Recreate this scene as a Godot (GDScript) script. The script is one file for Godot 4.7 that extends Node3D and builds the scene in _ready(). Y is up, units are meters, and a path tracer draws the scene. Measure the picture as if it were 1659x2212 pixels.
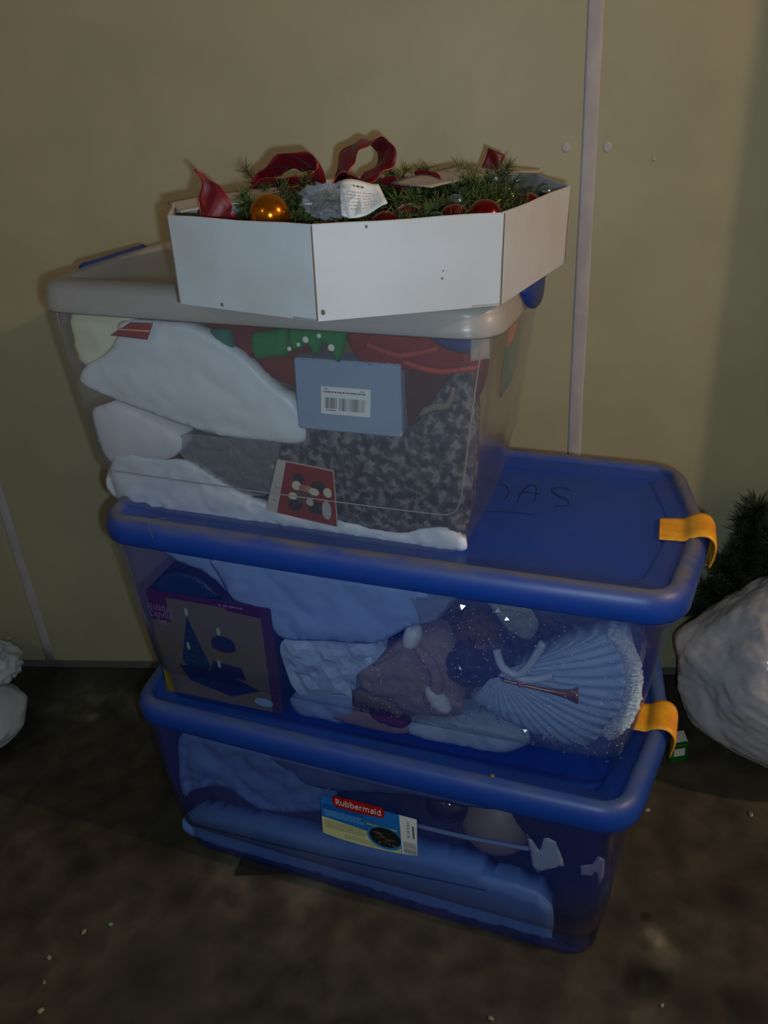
extends Node3D
# Storage totes stacked against a drywall partition, photographed with a small flash.

const TILT := 0.03689            # the two upper totes lean to the right by this much
var FA: Transform3D              # frames of the three totes: x along the length, z to the front
var FB: Transform3D
var FC: Transform3D
var taken := {}
var rng := RandomNumberGenerator.new()
var M := {}

const FLASH_E := 0.415
const FLASH_ANGLE := 88.0
const FLASH_AIM := Vector3(-0.2, 0.9, 0.0)
const BULB_E := 2.3
const BULB_AT := Vector3(2.42, 2.28, 1.3)
const STUB := 0.3756
const FILL_E := 0.16
const FILL_AT := Vector3(-1.3, 2.1, 2.2)

func _ready() -> void:
	# ---------------------------------------------------------------- camera, air, lights
	var eye := Vector3(0.0, 1.1799, 1.4741)
	var right := Vector3(0.993368, -0.061535, -0.097131)
	var up := Vector3(0.009772, 0.886869, -0.461917)
	var back := right.cross(up)
	var cam := Camera3D.new()
	cam.name = "camera"
	cam.transform = Transform3D(Basis(right, up, back).orthonormalized(), eye)
	cam.fov = 64.62
	cam.near = 0.02
	cam.far = 30.0
	add_child(cam)
	cam.current = true
	var we := WorldEnvironment.new()
	we.name = "environment"
	var env := Environment.new()
	env.background_mode = Environment.BG_COLOR
	env.background_color = Color(0, 0, 0)
	env.ambient_light_source = Environment.AMBIENT_SOURCE_BG
	env.tonemap_mode = Environment.TONE_MAPPER_LINEAR
	env.tonemap_exposure = 1.13
	env.sdfgi_enabled = true
	env.ssao_enabled = true
	env.ssil_enabled = true
	we.environment = env
	add_child(we)
	# the camera's small flash, just beside and below the lens
	var flash := SpotLight3D.new()
	flash.name = "camera_flash"
	flash.light_color = Color(0.83, 0.94, 1.0)
	flash.light_energy = FLASH_E
	flash.light_size = 0.008
	flash.spot_range = 8.0
	flash.spot_attenuation = 2.0
	flash.spot_angle = FLASH_ANGLE
	flash.spot_angle_attenuation = 1.0
	flash.shadow_enabled = true
	add_child(flash)
	var fpos := eye + right * 0.034 - up * 0.028 - back * 0.012
	flash.look_at_from_position(fpos, FLASH_AIM, Vector3.UP)
	# an unseen warm bulb out of view to the right, lighting wall and carton
	var bulb := OmniLight3D.new()
	bulb.name = "unseen_bulb_light"
	bulb.light_color = Color(1.0, 0.81, 0.63)
	bulb.light_energy = BULB_E
	bulb.light_size = 0.02
	bulb.omni_range = 9.0
	bulb.omni_attenuation = 2.0
	bulb.shadow_enabled = true
	bulb.position = BULB_AT
	add_child(bulb)
	# a weak fill light added behind the camera, to lift the shadows at left
	var fill := OmniLight3D.new()
	fill.name = "added_fill_light"
	fill.light_color = Color(1.0, 0.95, 0.88)
	fill.light_energy = FILL_E
	fill.light_size = 0.05
	fill.omni_range = 9.0
	fill.omni_attenuation = 2.0
	fill.shadow_enabled = true
	fill.position = FILL_AT
	add_child(fill)

	FA = Transform3D(Basis(Vector3.UP, deg_to_rad(-15.248)), Vector3(-0.1314, 0.0, 0.395))
	FB = Transform3D(Basis(Vector3.UP, deg_to_rad(-12.261)) * Basis(Vector3.BACK, -TILT), Vector3(-0.1254, 0.3144, 0.3634))
	FC = Transform3D(Basis(Vector3.UP, deg_to_rad(-13.12)) * Basis(Vector3.BACK, -TILT), Vector3(-0.2523, 0.6319, 0.3072))
	rng.seed = 20
	materials()
	room()
	totes()
	carton()
	wreath()
	top_tote_contents()
	middle_tote_contents()
	low_tote_contents()
	floor_things()


# ------------------------------------------------------------------ naming
func numbered(called: String) -> String:
	if not taken.has(called):
		taken[called] = 0
		return called
	taken[called] += 1
	return "%s_%03d" % [called, taken[called]]

func thing(called: String, label: String, category: String, at := Transform3D.IDENTITY, group := "") -> Node3D:
	var o := Node3D.new()
	o.name = numbered(called)
	o.transform = at
	add_child(o, true)
	o.set_meta("label", label)
	o.set_meta("category", category)
	if group != "":
		o.set_meta("group", group)
	return o

func part(called: String, mesh: Mesh, m: Material, parent: Node3D) -> MeshInstance3D:
	var o := MeshInstance3D.new()
	o.name = called
	o.mesh = mesh
	o.material_override = m
	parent.add_child(o, true)
	return o

func struct(called: String, mesh: Mesh, m: Material) -> MeshInstance3D:
	var o := part(called, mesh, m, self)
	o.set_meta("kind", "structure")
	return o

# ------------------------------------------------------------------ materials
func mat(c: Color, rough := 0.6, spec := 0.5) -> StandardMaterial3D:
	var m := StandardMaterial3D.new()
	m.albedo_color = c
	m.roughness = rough
	m.metallic_specular = spec
	if c.a < 1.0:
		m.transparency = BaseMaterial3D.TRANSPARENCY_ALPHA
	return m

func noise_tex(freq: float, octaves: int, stops: Array, colors: Array, size := 256, kind := FastNoiseLite.TYPE_SIMPLEX_SMOOTH, sd := 3) -> NoiseTexture2D:
	var n := FastNoiseLite.new()
	n.noise_type = kind
	n.seed = sd
	n.frequency = freq
	n.fractal_octaves = octaves
	var t := NoiseTexture2D.new()
	t.width = size
	t.height = size
	t.seamless = true
	t.noise = n
	var r := Gradient.new()
	r.offsets = PackedFloat32Array(stops)
	r.colors = PackedColorArray(colors)
	t.color_ramp = r
	return t

func noisy(m: StandardMaterial3D, t: Texture2D, scale: float) -> StandardMaterial3D:
	m.albedo_texture = t
	m.uv1_triplanar = true
	m.uv1_scale = Vector3.ONE * scale
	return m

func bumpy(m: StandardMaterial3D, t: Texture2D, cm: float, scale: float) -> StandardMaterial3D:
	m.heightmap_enabled = true
	m.heightmap_texture = t
	m.heightmap_scale = cm
	m.uv1_triplanar = true
	m.uv1_scale = Vector3.ONE * scale
	return m

# ------------------------------------------------------------------ mesh making
class Shape:
	var st := SurfaceTool.new()
	var n := 0
	func _init(smooth := true) -> void:
		st.begin(Mesh.PRIMITIVE_TRIANGLES)
		st.set_smooth_group(0 if smooth else -1)
	func v(p: Vector3, uv := Vector2.ZERO, c := Color.WHITE) -> void:
		st.set_color(c)
		st.set_uv(uv)
		st.add_vertex(p)
		n += 1
	func tri(a: Vector3, b: Vector3, c: Vector3) -> void:
		v(a); v(b); v(c)
	func quad(a: Vector3, b: Vector3, c: Vector3, d: Vector3) -> void:
		tri(a, b, c); tri(a, c, d)
	func smooth(on: bool) -> void:
		st.set_smooth_group(0 if on else -1)
	func done() -> ArrayMesh:
		st.generate_normals()
		return st.commit()

# rings of equal length joined one after the other; colours per ring point are optional
func loft(s: Shape, rings: Array, cap0 := true, cap1 := true, cols := [], closed := true) -> void:
	for k in rings.size() - 1:
		var a: PackedVector3Array = rings[k]
		var b: PackedVector3Array = rings[k + 1]
		var m := a.size()
		for i in (m if closed else m - 1):
			var j := (i + 1) % m
			if cols.is_empty():
				s.tri(a[i], b[i], b[j]); s.tri(a[i], b[j], a[j])
			else:
				var ca: PackedColorArray = cols[k]
				var cb: PackedColorArray = cols[k + 1]
				s.v(a[i], Vector2.ZERO, ca[i]); s.v(b[i], Vector2.ZERO, cb[i]); s.v(b[j], Vector2.ZERO, cb[j])
				s.v(a[i], Vector2.ZERO, ca[i]); s.v(b[j], Vector2.ZERO, cb[j]); s.v(a[j], Vector2.ZERO, ca[j])
	for e in [0, 1]:
		if (e == 0 and not cap0) or (e == 1 and not cap1):
			continue
		var r: PackedVector3Array = rings[0] if e == 0 else rings[rings.size() - 1]
		var c := Vector3.ZERO
		for p in r:
			c += p
		c /= r.size()
		for i in r.size():
			var j := (i + 1) % r.size()
			var col := Color.WHITE
			if not cols.is_empty():
				col = cols[0][i] if e == 0 else cols[cols.size() - 1][i]
			if e == 0:
				s.v(c, Vector2.ZERO, col); s.v(r[i], Vector2.ZERO, col); s.v(r[j], Vector2.ZERO, col)
			else:
				s.v(c, Vector2.ZERO, col); s.v(r[j], Vector2.ZERO, col); s.v(r[i], Vector2.ZERO, col)

# outline of a rounded rectangle with ends that come to a shallow point and long sides that bow out
func outline(a: float, w: float, r: float, y: float, tip := 0.0, bow := 0.0, sub := 14, slope := 0.0) -> PackedVector3Array:
	var pts := PackedVector2Array()
	r = minf(r, minf(a, w) - 0.001)
	var cs := [Vector2(a - r, w - r), Vector2(-a + r, w - r), Vector2(-a + r, -w + r), Vector2(a - r, -w + r)]
	for q in 4:
		for i in 7:
			var t := PI / 2 * (q + i / 6.0)
			pts.append(cs[q] + Vector2(cos(t), sin(t)) * r)
		var t2 := PI / 2 * (q + 1)
		var p0: Vector2 = cs[q] + Vector2(cos(t2), sin(t2)) * r
		var p1: Vector2 = cs[(q + 1) % 4] + Vector2(cos(t2), sin(t2)) * r
		for i in range(1, sub):
			pts.append(p0.lerp(p1, float(i) / sub))
	var out := PackedVector3Array()
	for p in pts:
		var u := clampf(p.x / a, -1, 1)
		var k := clampf(p.y / w, -1, 1)
		var x := p.x + signf(u) * pow(absf(u), 6) * tip * (1.0 - absf(k))
		var z := p.y + bow * (1.0 - u * u) * clampf(k * 1.3, -1, 1)
		out.append(Vector3(x, y - slope * p.x, z))
	return out

func box(s: Shape, c: Vector3, h: Vector3, b := Basis.IDENTITY, bevel := 0.0) -> void:
	# a box with chamfered edges: h are half sizes
	var e := minf(bevel, minf(h.x, minf(h.y, h.z)) * 0.9)
	var rings := []
	for l in [[-h.y, e], [-h.y + e, 0.0], [h.y - e, 0.0], [h.y, e]]:
		var i: float = l[1]
		var y: float = l[0]
		var x := h.x - i
		var z := h.z - i
		var ring := PackedVector3Array()
		for p in [Vector3(x, y, z - e), Vector3(x - e, y, z), Vector3(-x + e, y, z), Vector3(-x, y, z - e), Vector3(-x, y, -z + e), Vector3(-x + e, y, -z), Vector3(x - e, y, -z), Vector3(x, y, -z + e)]:
			ring.append(c + b * p)
		rings.append(ring)
	loft(s, rings)

func box_mesh(h: Vector3, bevel := 0.0, c := Vector3.ZERO, b := Basis.IDENTITY) -> ArrayMesh:
	var s := Shape.new(false)
	box(s, c, h, b, bevel)
	return s.done()

func tube(s: Shape, pts: PackedVector3Array, radii: Array, sides := 8) -> void:
	var rings := []
	var up := Vector3.UP
	for i in pts.size():
		var d := (pts[mini(i + 1, pts.size() - 1)] - pts[maxi(i - 1, 0)]).normalized()
		if absf(d.dot(up)) > 0.95:
			up = Vector3.RIGHT
		var x := d.cross(up).normalized()
		var y := x.cross(d)
		up = y
		var r: float = radii[mini(i, radii.size() - 1)]
		var ring := PackedVector3Array()
		for k in sides:
			var t := TAU * k / sides
			ring.append(pts[i] + (x * cos(t) + y * sin(t)) * r)
		rings.append(ring)
	loft(s, rings)

func curve(pts: Array, step := 0.006) -> PackedVector3Array:
	var c := Curve3D.new()
	for i in pts.size():
		var t: Vector3 = (pts[mini(i + 1, pts.size() - 1)] - pts[maxi(i - 1, 0)]) / 6.0
		c.add_point(pts[i], -t, t)
	c.bake_interval = step
	return c.get_baked_points()

# a strip with thickness swept along a curve; side is the direction of its width
func strip(s: Shape, pts: PackedVector3Array, widths: Array, sides: Array, thick := 0.0008, wave := 0.0) -> void:
	var rings := []
	var m := pts.size()
	for i in m:
		var f := float(i) / maxi(m - 1, 1)
		var g := f * (sides.size() - 1)
		var k := mini(int(g), sides.size() - 2) if sides.size() > 1 else 0
		var side: Vector3 = sides[0] if sides.size() == 1 else (sides[k] as Vector3).lerp(sides[k + 1], g - k)
		var gw := f * (widths.size() - 1)
		var kw := mini(int(gw), widths.size() - 2) if widths.size() > 1 else 0
		var wd: float = widths[0] if widths.size() == 1 else lerpf(widths[kw], widths[kw + 1], gw - kw)
		var d := (pts[mini(i + 1, m - 1)] - pts[maxi(i - 1, 0)]).normalized()
		side = (side - d * side.dot(d)).normalized()
		var nrm := d.cross(side)
		var ring := PackedVector3Array()
		var cols := 6
		for q in cols + 1:
			var u := -1.0 + 2.0 * q / cols
			ring.append(pts[i] + side * wd * u + nrm * (thick + wave * sin(u * 3.1 + i * 0.35)))
		for q in cols + 1:
			var u := 1.0 - 2.0 * q / cols
			ring.append(pts[i] + side * wd * u + nrm * (-thick + wave * sin(u * 3.1 + i * 0.35)))
		rings.append(ring)
	loft(s, rings)

func round_off(poly: PackedVector2Array, step: float) -> PackedVector2Array:
	var c := Curve2D.new()
	var m := poly.size()
	for i in m + 1:
		var t := (poly[(i + 1) % m] - poly[(i + m - 1) % m]) / 6.0
		c.add_point(poly[i % m], -t, t)
	c.bake_interval = step
	var b := c.get_baked_points()
	b.remove_at(b.size() - 1)
	return b

func sharp_off(poly: PackedVector2Array, step: float) -> PackedVector2Array:
	var out := PackedVector2Array()
	for i in poly.size():
		var a := poly[i]
		var b := poly[(i + 1) % poly.size()]
		var k := maxi(1, int(a.distance_to(b) / step))
		for j in k:
			out.append(a.lerp(b, float(j) / k))
	return out

# a soft closed body whose outline in (x, y) is the polygon, its front near z0 + lean * y, its back `thick` behind
func pillow(s: Shape, poly: PackedVector2Array, step: float, z0: float, lean: float, thick: float, edge: float, amp: float, freq: float, sd: int, rounded := true, uvbox := Rect2()) -> void:
	var rim := round_off(poly, step) if rounded else sharp_off(poly, step)
	var pts := PackedVector2Array(rim)
	var bb := Rect2(rim[0], Vector2.ZERO)
	for p in rim:
		bb = bb.expand(p)
	if uvbox.size == Vector2.ZERO:
		uvbox = bb
	var rnd := RandomNumberGenerator.new()
	rnd.seed = sd
	var dists := PackedFloat32Array()
	dists.resize(pts.size())
	var ny := int(bb.size.y / (step * 0.87))
	for j in range(1, ny):
		var nx := int(bb.size.x / step)
		for i in nx + 1:
			var q := bb.position + Vector2((i + (0.5 if j % 2 else 0.0)) * step, j * step * 0.87) + Vector2(rnd.randf_range(-1, 1), rnd.randf_range(-1, 1)) * step * 0.25
			if not Geometry2D.is_point_in_polygon(q, rim):
				continue
			var dm := 9.0
			for k in rim.size():
				dm = minf(dm, q.distance_squared_to(Geometry2D.get_closest_point_to_segment(q, rim[k], rim[(k + 1) % rim.size()])))
			dm = sqrt(dm)
			if dm > step * 0.45:
				pts.append(q)
				dists.append(dm)
	var nz := FastNoiseLite.new()
	nz.seed = sd
	nz.frequency = freq
	nz.fractal_type = FastNoiseLite.FRACTAL_RIDGED
	nz.fractal_octaves = 3
	var lip := minf(thick * 0.5, 0.010)
	var front := PackedVector3Array()
	var back := PackedVector3Array()
	for i in pts.size():
		var e := 1.0 - minf(dists[i] / edge, 1.0)
		var prof := sqrt(maxf(0.0, 1.0 - e * e))
		var zf := z0 + lean * pts[i].y
		var crease := amp * (0.5 + 0.5 * nz.get_noise_2d(pts[i].x * 100, pts[i].y * 100)) * minf(1.0, dists[i] / (edge * 0.3) + 0.2)
		front.append(Vector3(pts[i].x, pts[i].y, zf - lip * (1.0 - prof) - crease))
		back.append(Vector3(pts[i].x, pts[i].y, zf - lip - amp - (thick - lip) * prof) if i >= rim.size() else front[i])
	var idx := Geometry2D.triangulate_delaunay(pts)
	for t in range(0, idx.size(), 3):
		var a := idx[t]
		var b := idx[t + 1]
		var c := idx[t + 2]
		if not Geometry2D.is_point_in_polygon((pts[a] + pts[b] + pts[c]) / 3.0, rim):
			continue
		if (pts[b] - pts[a]).cross(pts[c] - pts[a]) > 0:
			var h := b
			b = c
			c = h
		for q in [a, b, c]:
			s.v(front[q], Vector2((pts[q].x - uvbox.position.x) / uvbox.size.x, 1.0 - (pts[q].y - uvbox.position.y) / uvbox.size.y))
		for q in [a, c, b]:
			s.v(back[q], Vector2(0.01, 0.01))

# a thin four-cornered sheet, corners in order top left, top right, bottom right, bottom left
func sheet(s: Shape, c: Array, thick: float, nrm: Vector3, n := 6, wave := 0.0) -> void:
	var g := func(u: float, v: float) -> Vector3:
		var p := (c[0] as Vector3).lerp(c[1], u).lerp((c[3] as Vector3).lerp(c[2], u), v)
		return p + nrm * wave * sin(u * 5.0 + v * 3.0)
	for lay in 2:
		for i in n:
			for j in n:
				var q := [[i, j], [i + 1, j], [i + 1, j + 1], [i, j], [i + 1, j + 1], [i, j + 1]]
				if lay == 1:
					q.reverse()
				for k in q:
					var u := float(k[0]) / n
					var v := float(k[1]) / n
					s.v(g.call(u, v) - nrm * thick * lay, Vector2(u, v) if lay == 0 else Vector2(0.02, 0.02))
	for e in 4:
		for i in n:
			var ends := []
			for f in [float(i) / n, float(i + 1) / n]:
				ends.append([Vector2(f, 0), Vector2(1, f), Vector2(1 - f, 1), Vector2(0, 1 - f)][e])
			var a: Vector3 = g.call(ends[0].x, ends[0].y)
			var d: Vector3 = g.call(ends[1].x, ends[1].y)
			for p in [a, a - nrm * thick, d - nrm * thick, a, d - nrm * thick, d]:
				s.v(p, Vector2(0.02, 0.02))

func poly(a: Array) -> PackedVector2Array:
	var o := PackedVector2Array()
	for i in range(0, a.size(), 2):
		o.append(Vector2(a[i], a[i + 1]))
	return o

func pillow_mesh(a: Array, step: float, z0: float, lean: float, thick: float, edge: float, amp: float, freq: float, sd: int, smooth := true, rounded := true, uvbox := Rect2()) -> ArrayMesh:
	var s := Shape.new(smooth)
	pillow(s, poly(a), step, z0, lean, thick, edge, amp, freq, sd, rounded, uvbox)
	return s.done()

func ball(s: Shape, c: Vector3, r: Vector3, seg := 20, amp := 0.0, freq := 1.0, sd := 1, ridged := false, flat_below := -99.0) -> void:
	var nz := FastNoiseLite.new()
	nz.seed = sd
	nz.frequency = freq
	nz.fractal_octaves = 4
	if ridged:
		nz.fractal_type = FastNoiseLite.FRACTAL_RIDGED
	var rings := []
	for j in range(0, seg + 1):
		var ph := -PI / 2 + PI * clampf(j / float(seg), 0.004, 0.996)
		var ring := PackedVector3Array()
		for i in seg * 2:
			var th := -TAU * i / (seg * 2)
			var d := Vector3(cos(ph) * cos(th), sin(ph), cos(ph) * sin(th))
			var k := 1.0
			if amp > 0:
				k += amp * nz.get_noise_3dv(d * 100)
			var p := c + d * r * k
			p.y = maxf(p.y, flat_below)
			ring.append(p)
		rings.append(ring)
	loft(s, rings)

func ball_mesh(c: Vector3, r: Vector3, seg := 20, amp := 0.0, freq := 1.0, sd := 1, ridged := false, flat_below := -99.0, smooth := true) -> ArrayMesh:
	var s := Shape.new(smooth)
	ball(s, c, r, seg, amp, freq, sd, ridged, flat_below)
	return s.done()

func text_mesh(t: String, height: float, bold := false, serif := false, depth := 0.0004) -> TextMesh:
	var f := SystemFont.new()
	f.font_names = PackedStringArray(["Droid Serif" if serif else "Droid Sans"])
	f.font_weight = 700 if bold else 400
	var m := TextMesh.new()
	m.font = f
	m.font_size = 64
	m.pixel_size = height / 46.0
	m.text = t
	m.depth = depth
	m.curve_step = 2.0
	return m

# a thing inside a tote: its node stands at `at` in the tote's frame, its meshes are made in the tote's own axes
var here := Vector3.ZERO
func inside(called: String, label: String, category: String, f: Transform3D, at: Vector3, group := "") -> Node3D:
	here = at
	return thing(called, label, category, f * Transform3D(Basis.IDENTITY, at), group)

func put(called: String, mesh: Mesh, m: Material, parent: Node3D) -> MeshInstance3D:
	var o := part(called, mesh, m, parent)
	o.position = -here
	return o

# ------------------------------------------------------------------ totes
func tote_body(a: float, w: float, h: float, tl: float, tw: float, step_y: float, tip: float, bow: float) -> ArrayMesh:
	var s := Shape.new()
	var t := 0.0022
	var top := h - 0.036
	var at := func(y: float, d: float, r: float, yy: float) -> PackedVector3Array:
		var k := 1.0 - y / top
		return outline(a - 0.012 - (tl - 0.012) * k - d, w - 0.005 - (tw - 0.005) * k - d, r, yy, tip * 0.4, bow * 0.6)
	var rings := [at.call(0.0, 0.014, 0.03, 0.0), at.call(0.0, 0.006, 0.036, 0.0008), at.call(0.004, 0.001, 0.04, 0.004), at.call(0.010, 0.0, 0.042, 0.010),
		at.call(step_y, 0.0, 0.042, step_y), at.call(step_y + 0.003, -0.002, 0.043, step_y + 0.003), at.call(step_y + 0.005, -0.005, 0.044, step_y + 0.005), at.call(top * 0.6, -0.005, 0.044, top * 0.6), at.call(top - 0.012, -0.004, 0.045, top - 0.012)]
	rings.append(outline(a - 0.004, w - 0.002, 0.046, top - 0.011, tip, bow))
	rings.append(outline(a - 0.003, w - 0.001, 0.046, top - 0.008, tip, bow))
	rings.append(outline(a - 0.004, w - 0.003, 0.046, top + 0.004, tip, bow))
	rings.append(outline(a - 0.010, w - 0.009, 0.042, top + 0.004, tip, bow))
	rings.append(at.call(top - 0.004, t, 0.042, top - 0.006))
	for k in [[top * 0.6, -0.005 + t, 0.042], [step_y + 0.005, -0.005 + t, 0.042], [step_y + 0.003, -0.002 + t, 0.041], [step_y, t, 0.04], [0.012, t, 0.04]]:
		rings.append(at.call(k[0], k[1], k[2], k[0]))
	rings.append(at.call(0.0, 0.004, 0.034, 0.0036))
	rings.append(at.call(0.0, 0.016, 0.03, 0.0026))
	loft(s, rings)
	return s.done()

func tote_lid(a: float, w: float, h: float, tip: float, bow: float, sag: float, panel: float, base: Color, dust: Color, sd: int, lids_bottom := 0.040) -> ArrayMesh:
	var s := Shape.new()
	var nz := FastNoiseLite.new()
	nz.seed = sd
	nz.frequency = 1.0
	nz.fractal_octaves = 5
	# inset, height below the top, dustiness
	var prof := [[0.006, -lids_bottom + 0.002, 0.0], [0.002, -lids_bottom, 0.0], [0.0, -lids_bottom + 0.003, 0.0], [0.0, -0.026, 0.0], [0.001, -0.019, 0.0], [0.003, -0.013, 0.05], [0.006, -0.007, 0.22], [0.010, -0.003, 0.45], [0.014, -0.0008, 0.66], [0.018, 0.0, 0.72], [0.022, -0.001, 0.6], [0.025, -0.004, 0.3], [0.027, -0.008, 0.12], [0.0285, -0.0095, 0.1],
		[0.050, -0.0100, 0.08], [0.052, -0.0112, 0.06], [0.0535, -panel + 0.001, 0.03], [0.056, -panel, 0.03], [0.10, -panel, 0.03], [0.17, -panel, 0.03]]
	var rings := []
	var cols := []
	for p in prof:
		var d: float = p[0]
		var y: float = p[1]
		var inner := clampf((d - 0.045) / 0.01, 0.0, 1.0)
		var r := outline(a - d, w - d, maxf(0.048 - d, 0.016), h + y, tip * clampf(1.0 - (d - 0.06) / 0.1, 0.0, 1.0), bow * clampf(1.0 - d / 0.06, 0.0, 1.0), 40, sag * inner)
		var c := PackedColorArray()
		for q in r:
			var k := clampf(float(p[2]) * (1.0 + 0.35 * pow(absf(q.x) / a, 8)) * (1.0 + 1.1 * nz.get_noise_3d(q.x * 16, q.y * 60, q.z * 60)) + 0.03 * nz.get_noise_3d(q.x * 300, 7, q.z * 300), 0.0, 0.85)
			c.append(base.srgb_to_linear().lerp(dust.srgb_to_linear(), k))
		rings.append(r)
		cols.append(c)
	loft(s, rings, false, true, cols)
	# underside
	var under := []
	for p in [[0.006, -lids_bottom + 0.002], [0.005, -0.030], [0.010, -0.010], [0.018, -0.004], [0.024, -0.009], [0.030, -0.0125], [0.050, -0.013], [0.056, -panel - 0.003], [0.17, -panel - 0.003]]:
		var d: float = p[0]
		var inner := clampf((d - 0.045) / 0.01, 0.0, 1.0)
		under.append(outline(a - d, w - d, maxf(0.048 - d, 0.016), h + float(p[1]), tip * clampf(1.0 - (d - 0.06) / 0.1, 0.0, 1.0), bow * clampf(1.0 - d / 0.06, 0.0, 1.0), 40, sag * inner))
	under.reverse()
	var uc := []
	for r in under:
		var c := PackedColorArray()
		c.resize((r as PackedVector3Array).size())
		c.fill(base.srgb_to_linear())
		uc.append(c)
	loft(s, under, true, false, uc)
	return s.done()

# a clip that lies on the lid, runs over its rim and hooks under it; the profile is (x, y) from inside to outside
func clip(prof: Array, zc: float, half: float, thick: float, flare: float) -> ArrayMesh:
	var s := Shape.new()
	var c := Curve2D.new()
	for i in prof.size():
		var t: Vector2 = (prof[mini(i + 1, prof.size() - 1)] - prof[maxi(i - 1, 0)]) / 6.0
		c.add_point(prof[i], -t, t)
	c.bake_interval = 0.003
	var pts := c.get_baked_points()
	var rings := []
	for i in pts.size():
		var d := (pts[mini(i + 1, pts.size() - 1)] - pts[maxi(i - 1, 0)]).normalized()
		var nrm := Vector2(-d.y, d.x)
		var f := float(i) / (pts.size() - 1)
		var hw := half + flare * sin(f * PI)
		var ring := PackedVector3Array()
		for k in 9:
			var u := -1.0 + 2.0 * k / 8
			var q := pts[i] + nrm * thick * (0.5 if absf(u) > 0.9 else 1.0)
			ring.append(Vector3(q.x, q.y, zc + u * hw))
		for k in 9:
			var u := 1.0 - 2.0 * k / 8
			var q := pts[i] - nrm * 0.0002
			ring.append(Vector3(q.x, q.y, zc + u * hw))
		rings.append(ring)
	loft(s, rings)
	return s.done()

func fA(y: float) -> float: return 0.196 + 0.02 * y
func fB(y: float) -> float: return 0.190 + 0.02 * y
func fC(y: float) -> float: return 0.1690 + 0.055 * y

# ------------------------------------------------------------------ pictures printed on things
func img(w: int, h: int, c: Color) -> Image:
	var i := Image.create(w, h, true, Image.FORMAT_RGBA8)
	i.fill(c)
	return i

func ell(i: Image, c: Vector2, r: Vector2, col: Color) -> void:
	for y in range(maxi(0, int(c.y - r.y)), mini(i.get_height(), int(c.y + r.y) + 1)):
		for x in range(maxi(0, int(c.x - r.x)), mini(i.get_width(), int(c.x + r.x) + 1)):
			if ((Vector2(x, y) - c) / r).length_squared() <= 1.0:
				i.set_pixel(x, y, col)

func fill_poly(i: Image, p: PackedVector2Array, col: Color) -> void:
	var bb := Rect2(p[0], Vector2.ZERO)
	for q in p:
		bb = bb.expand(q)
	for y in range(maxi(0, int(bb.position.y)), mini(i.get_height(), int(bb.end.y) + 1)):
		for x in range(maxi(0, int(bb.position.x)), mini(i.get_width(), int(bb.end.x) + 1)):
			if Geometry2D.is_point_in_polygon(Vector2(x, y), p):
				i.set_pixel(x, y, col)

func dashes(i: Image, r: Rect2i, rows: int, col: Color, sd: int, thick := 2) -> void:
	var rnd := RandomNumberGenerator.new()
	rnd.seed = sd
	for k in rows:
		var y := r.position.y + int(float(k) * r.size.y / rows)
		var x := r.position.x + rnd.randi_range(0, 6)
		while x < r.end.x - rnd.randi_range(4, 30):
			var w := rnd.randi_range(3, 13)
			i.fill_rect(Rect2i(x, y, mini(w, r.end.x - x), thick), col)
			x += w + rnd.randi_range(2, 4)

func bars(i: Image, r: Rect2i, col: Color, sd: int, upright := true) -> void:
	var rnd := RandomNumberGenerator.new()
	rnd.seed = sd
	var x := 0
	var n := r.size.x if upright else r.size.y
	while x < n:
		var w := rnd.randi_range(1, 4)
		if upright:
			i.fill_rect(Rect2i(r.position.x + x, r.position.y, mini(w, n - x), r.size.y), col)
		else:
			i.fill_rect(Rect2i(r.position.x, r.position.y + x, r.size.x, mini(w, n - x)), col)
		x += w + rnd.randi_range(2, 5)

func printed(i: Image, rough := 0.45) -> StandardMaterial3D:
	i.generate_mipmaps()
	var m := mat(Color.WHITE, rough, 0.4)
	m.albedo_texture = ImageTexture.create_from_image(i)
	return m

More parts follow.
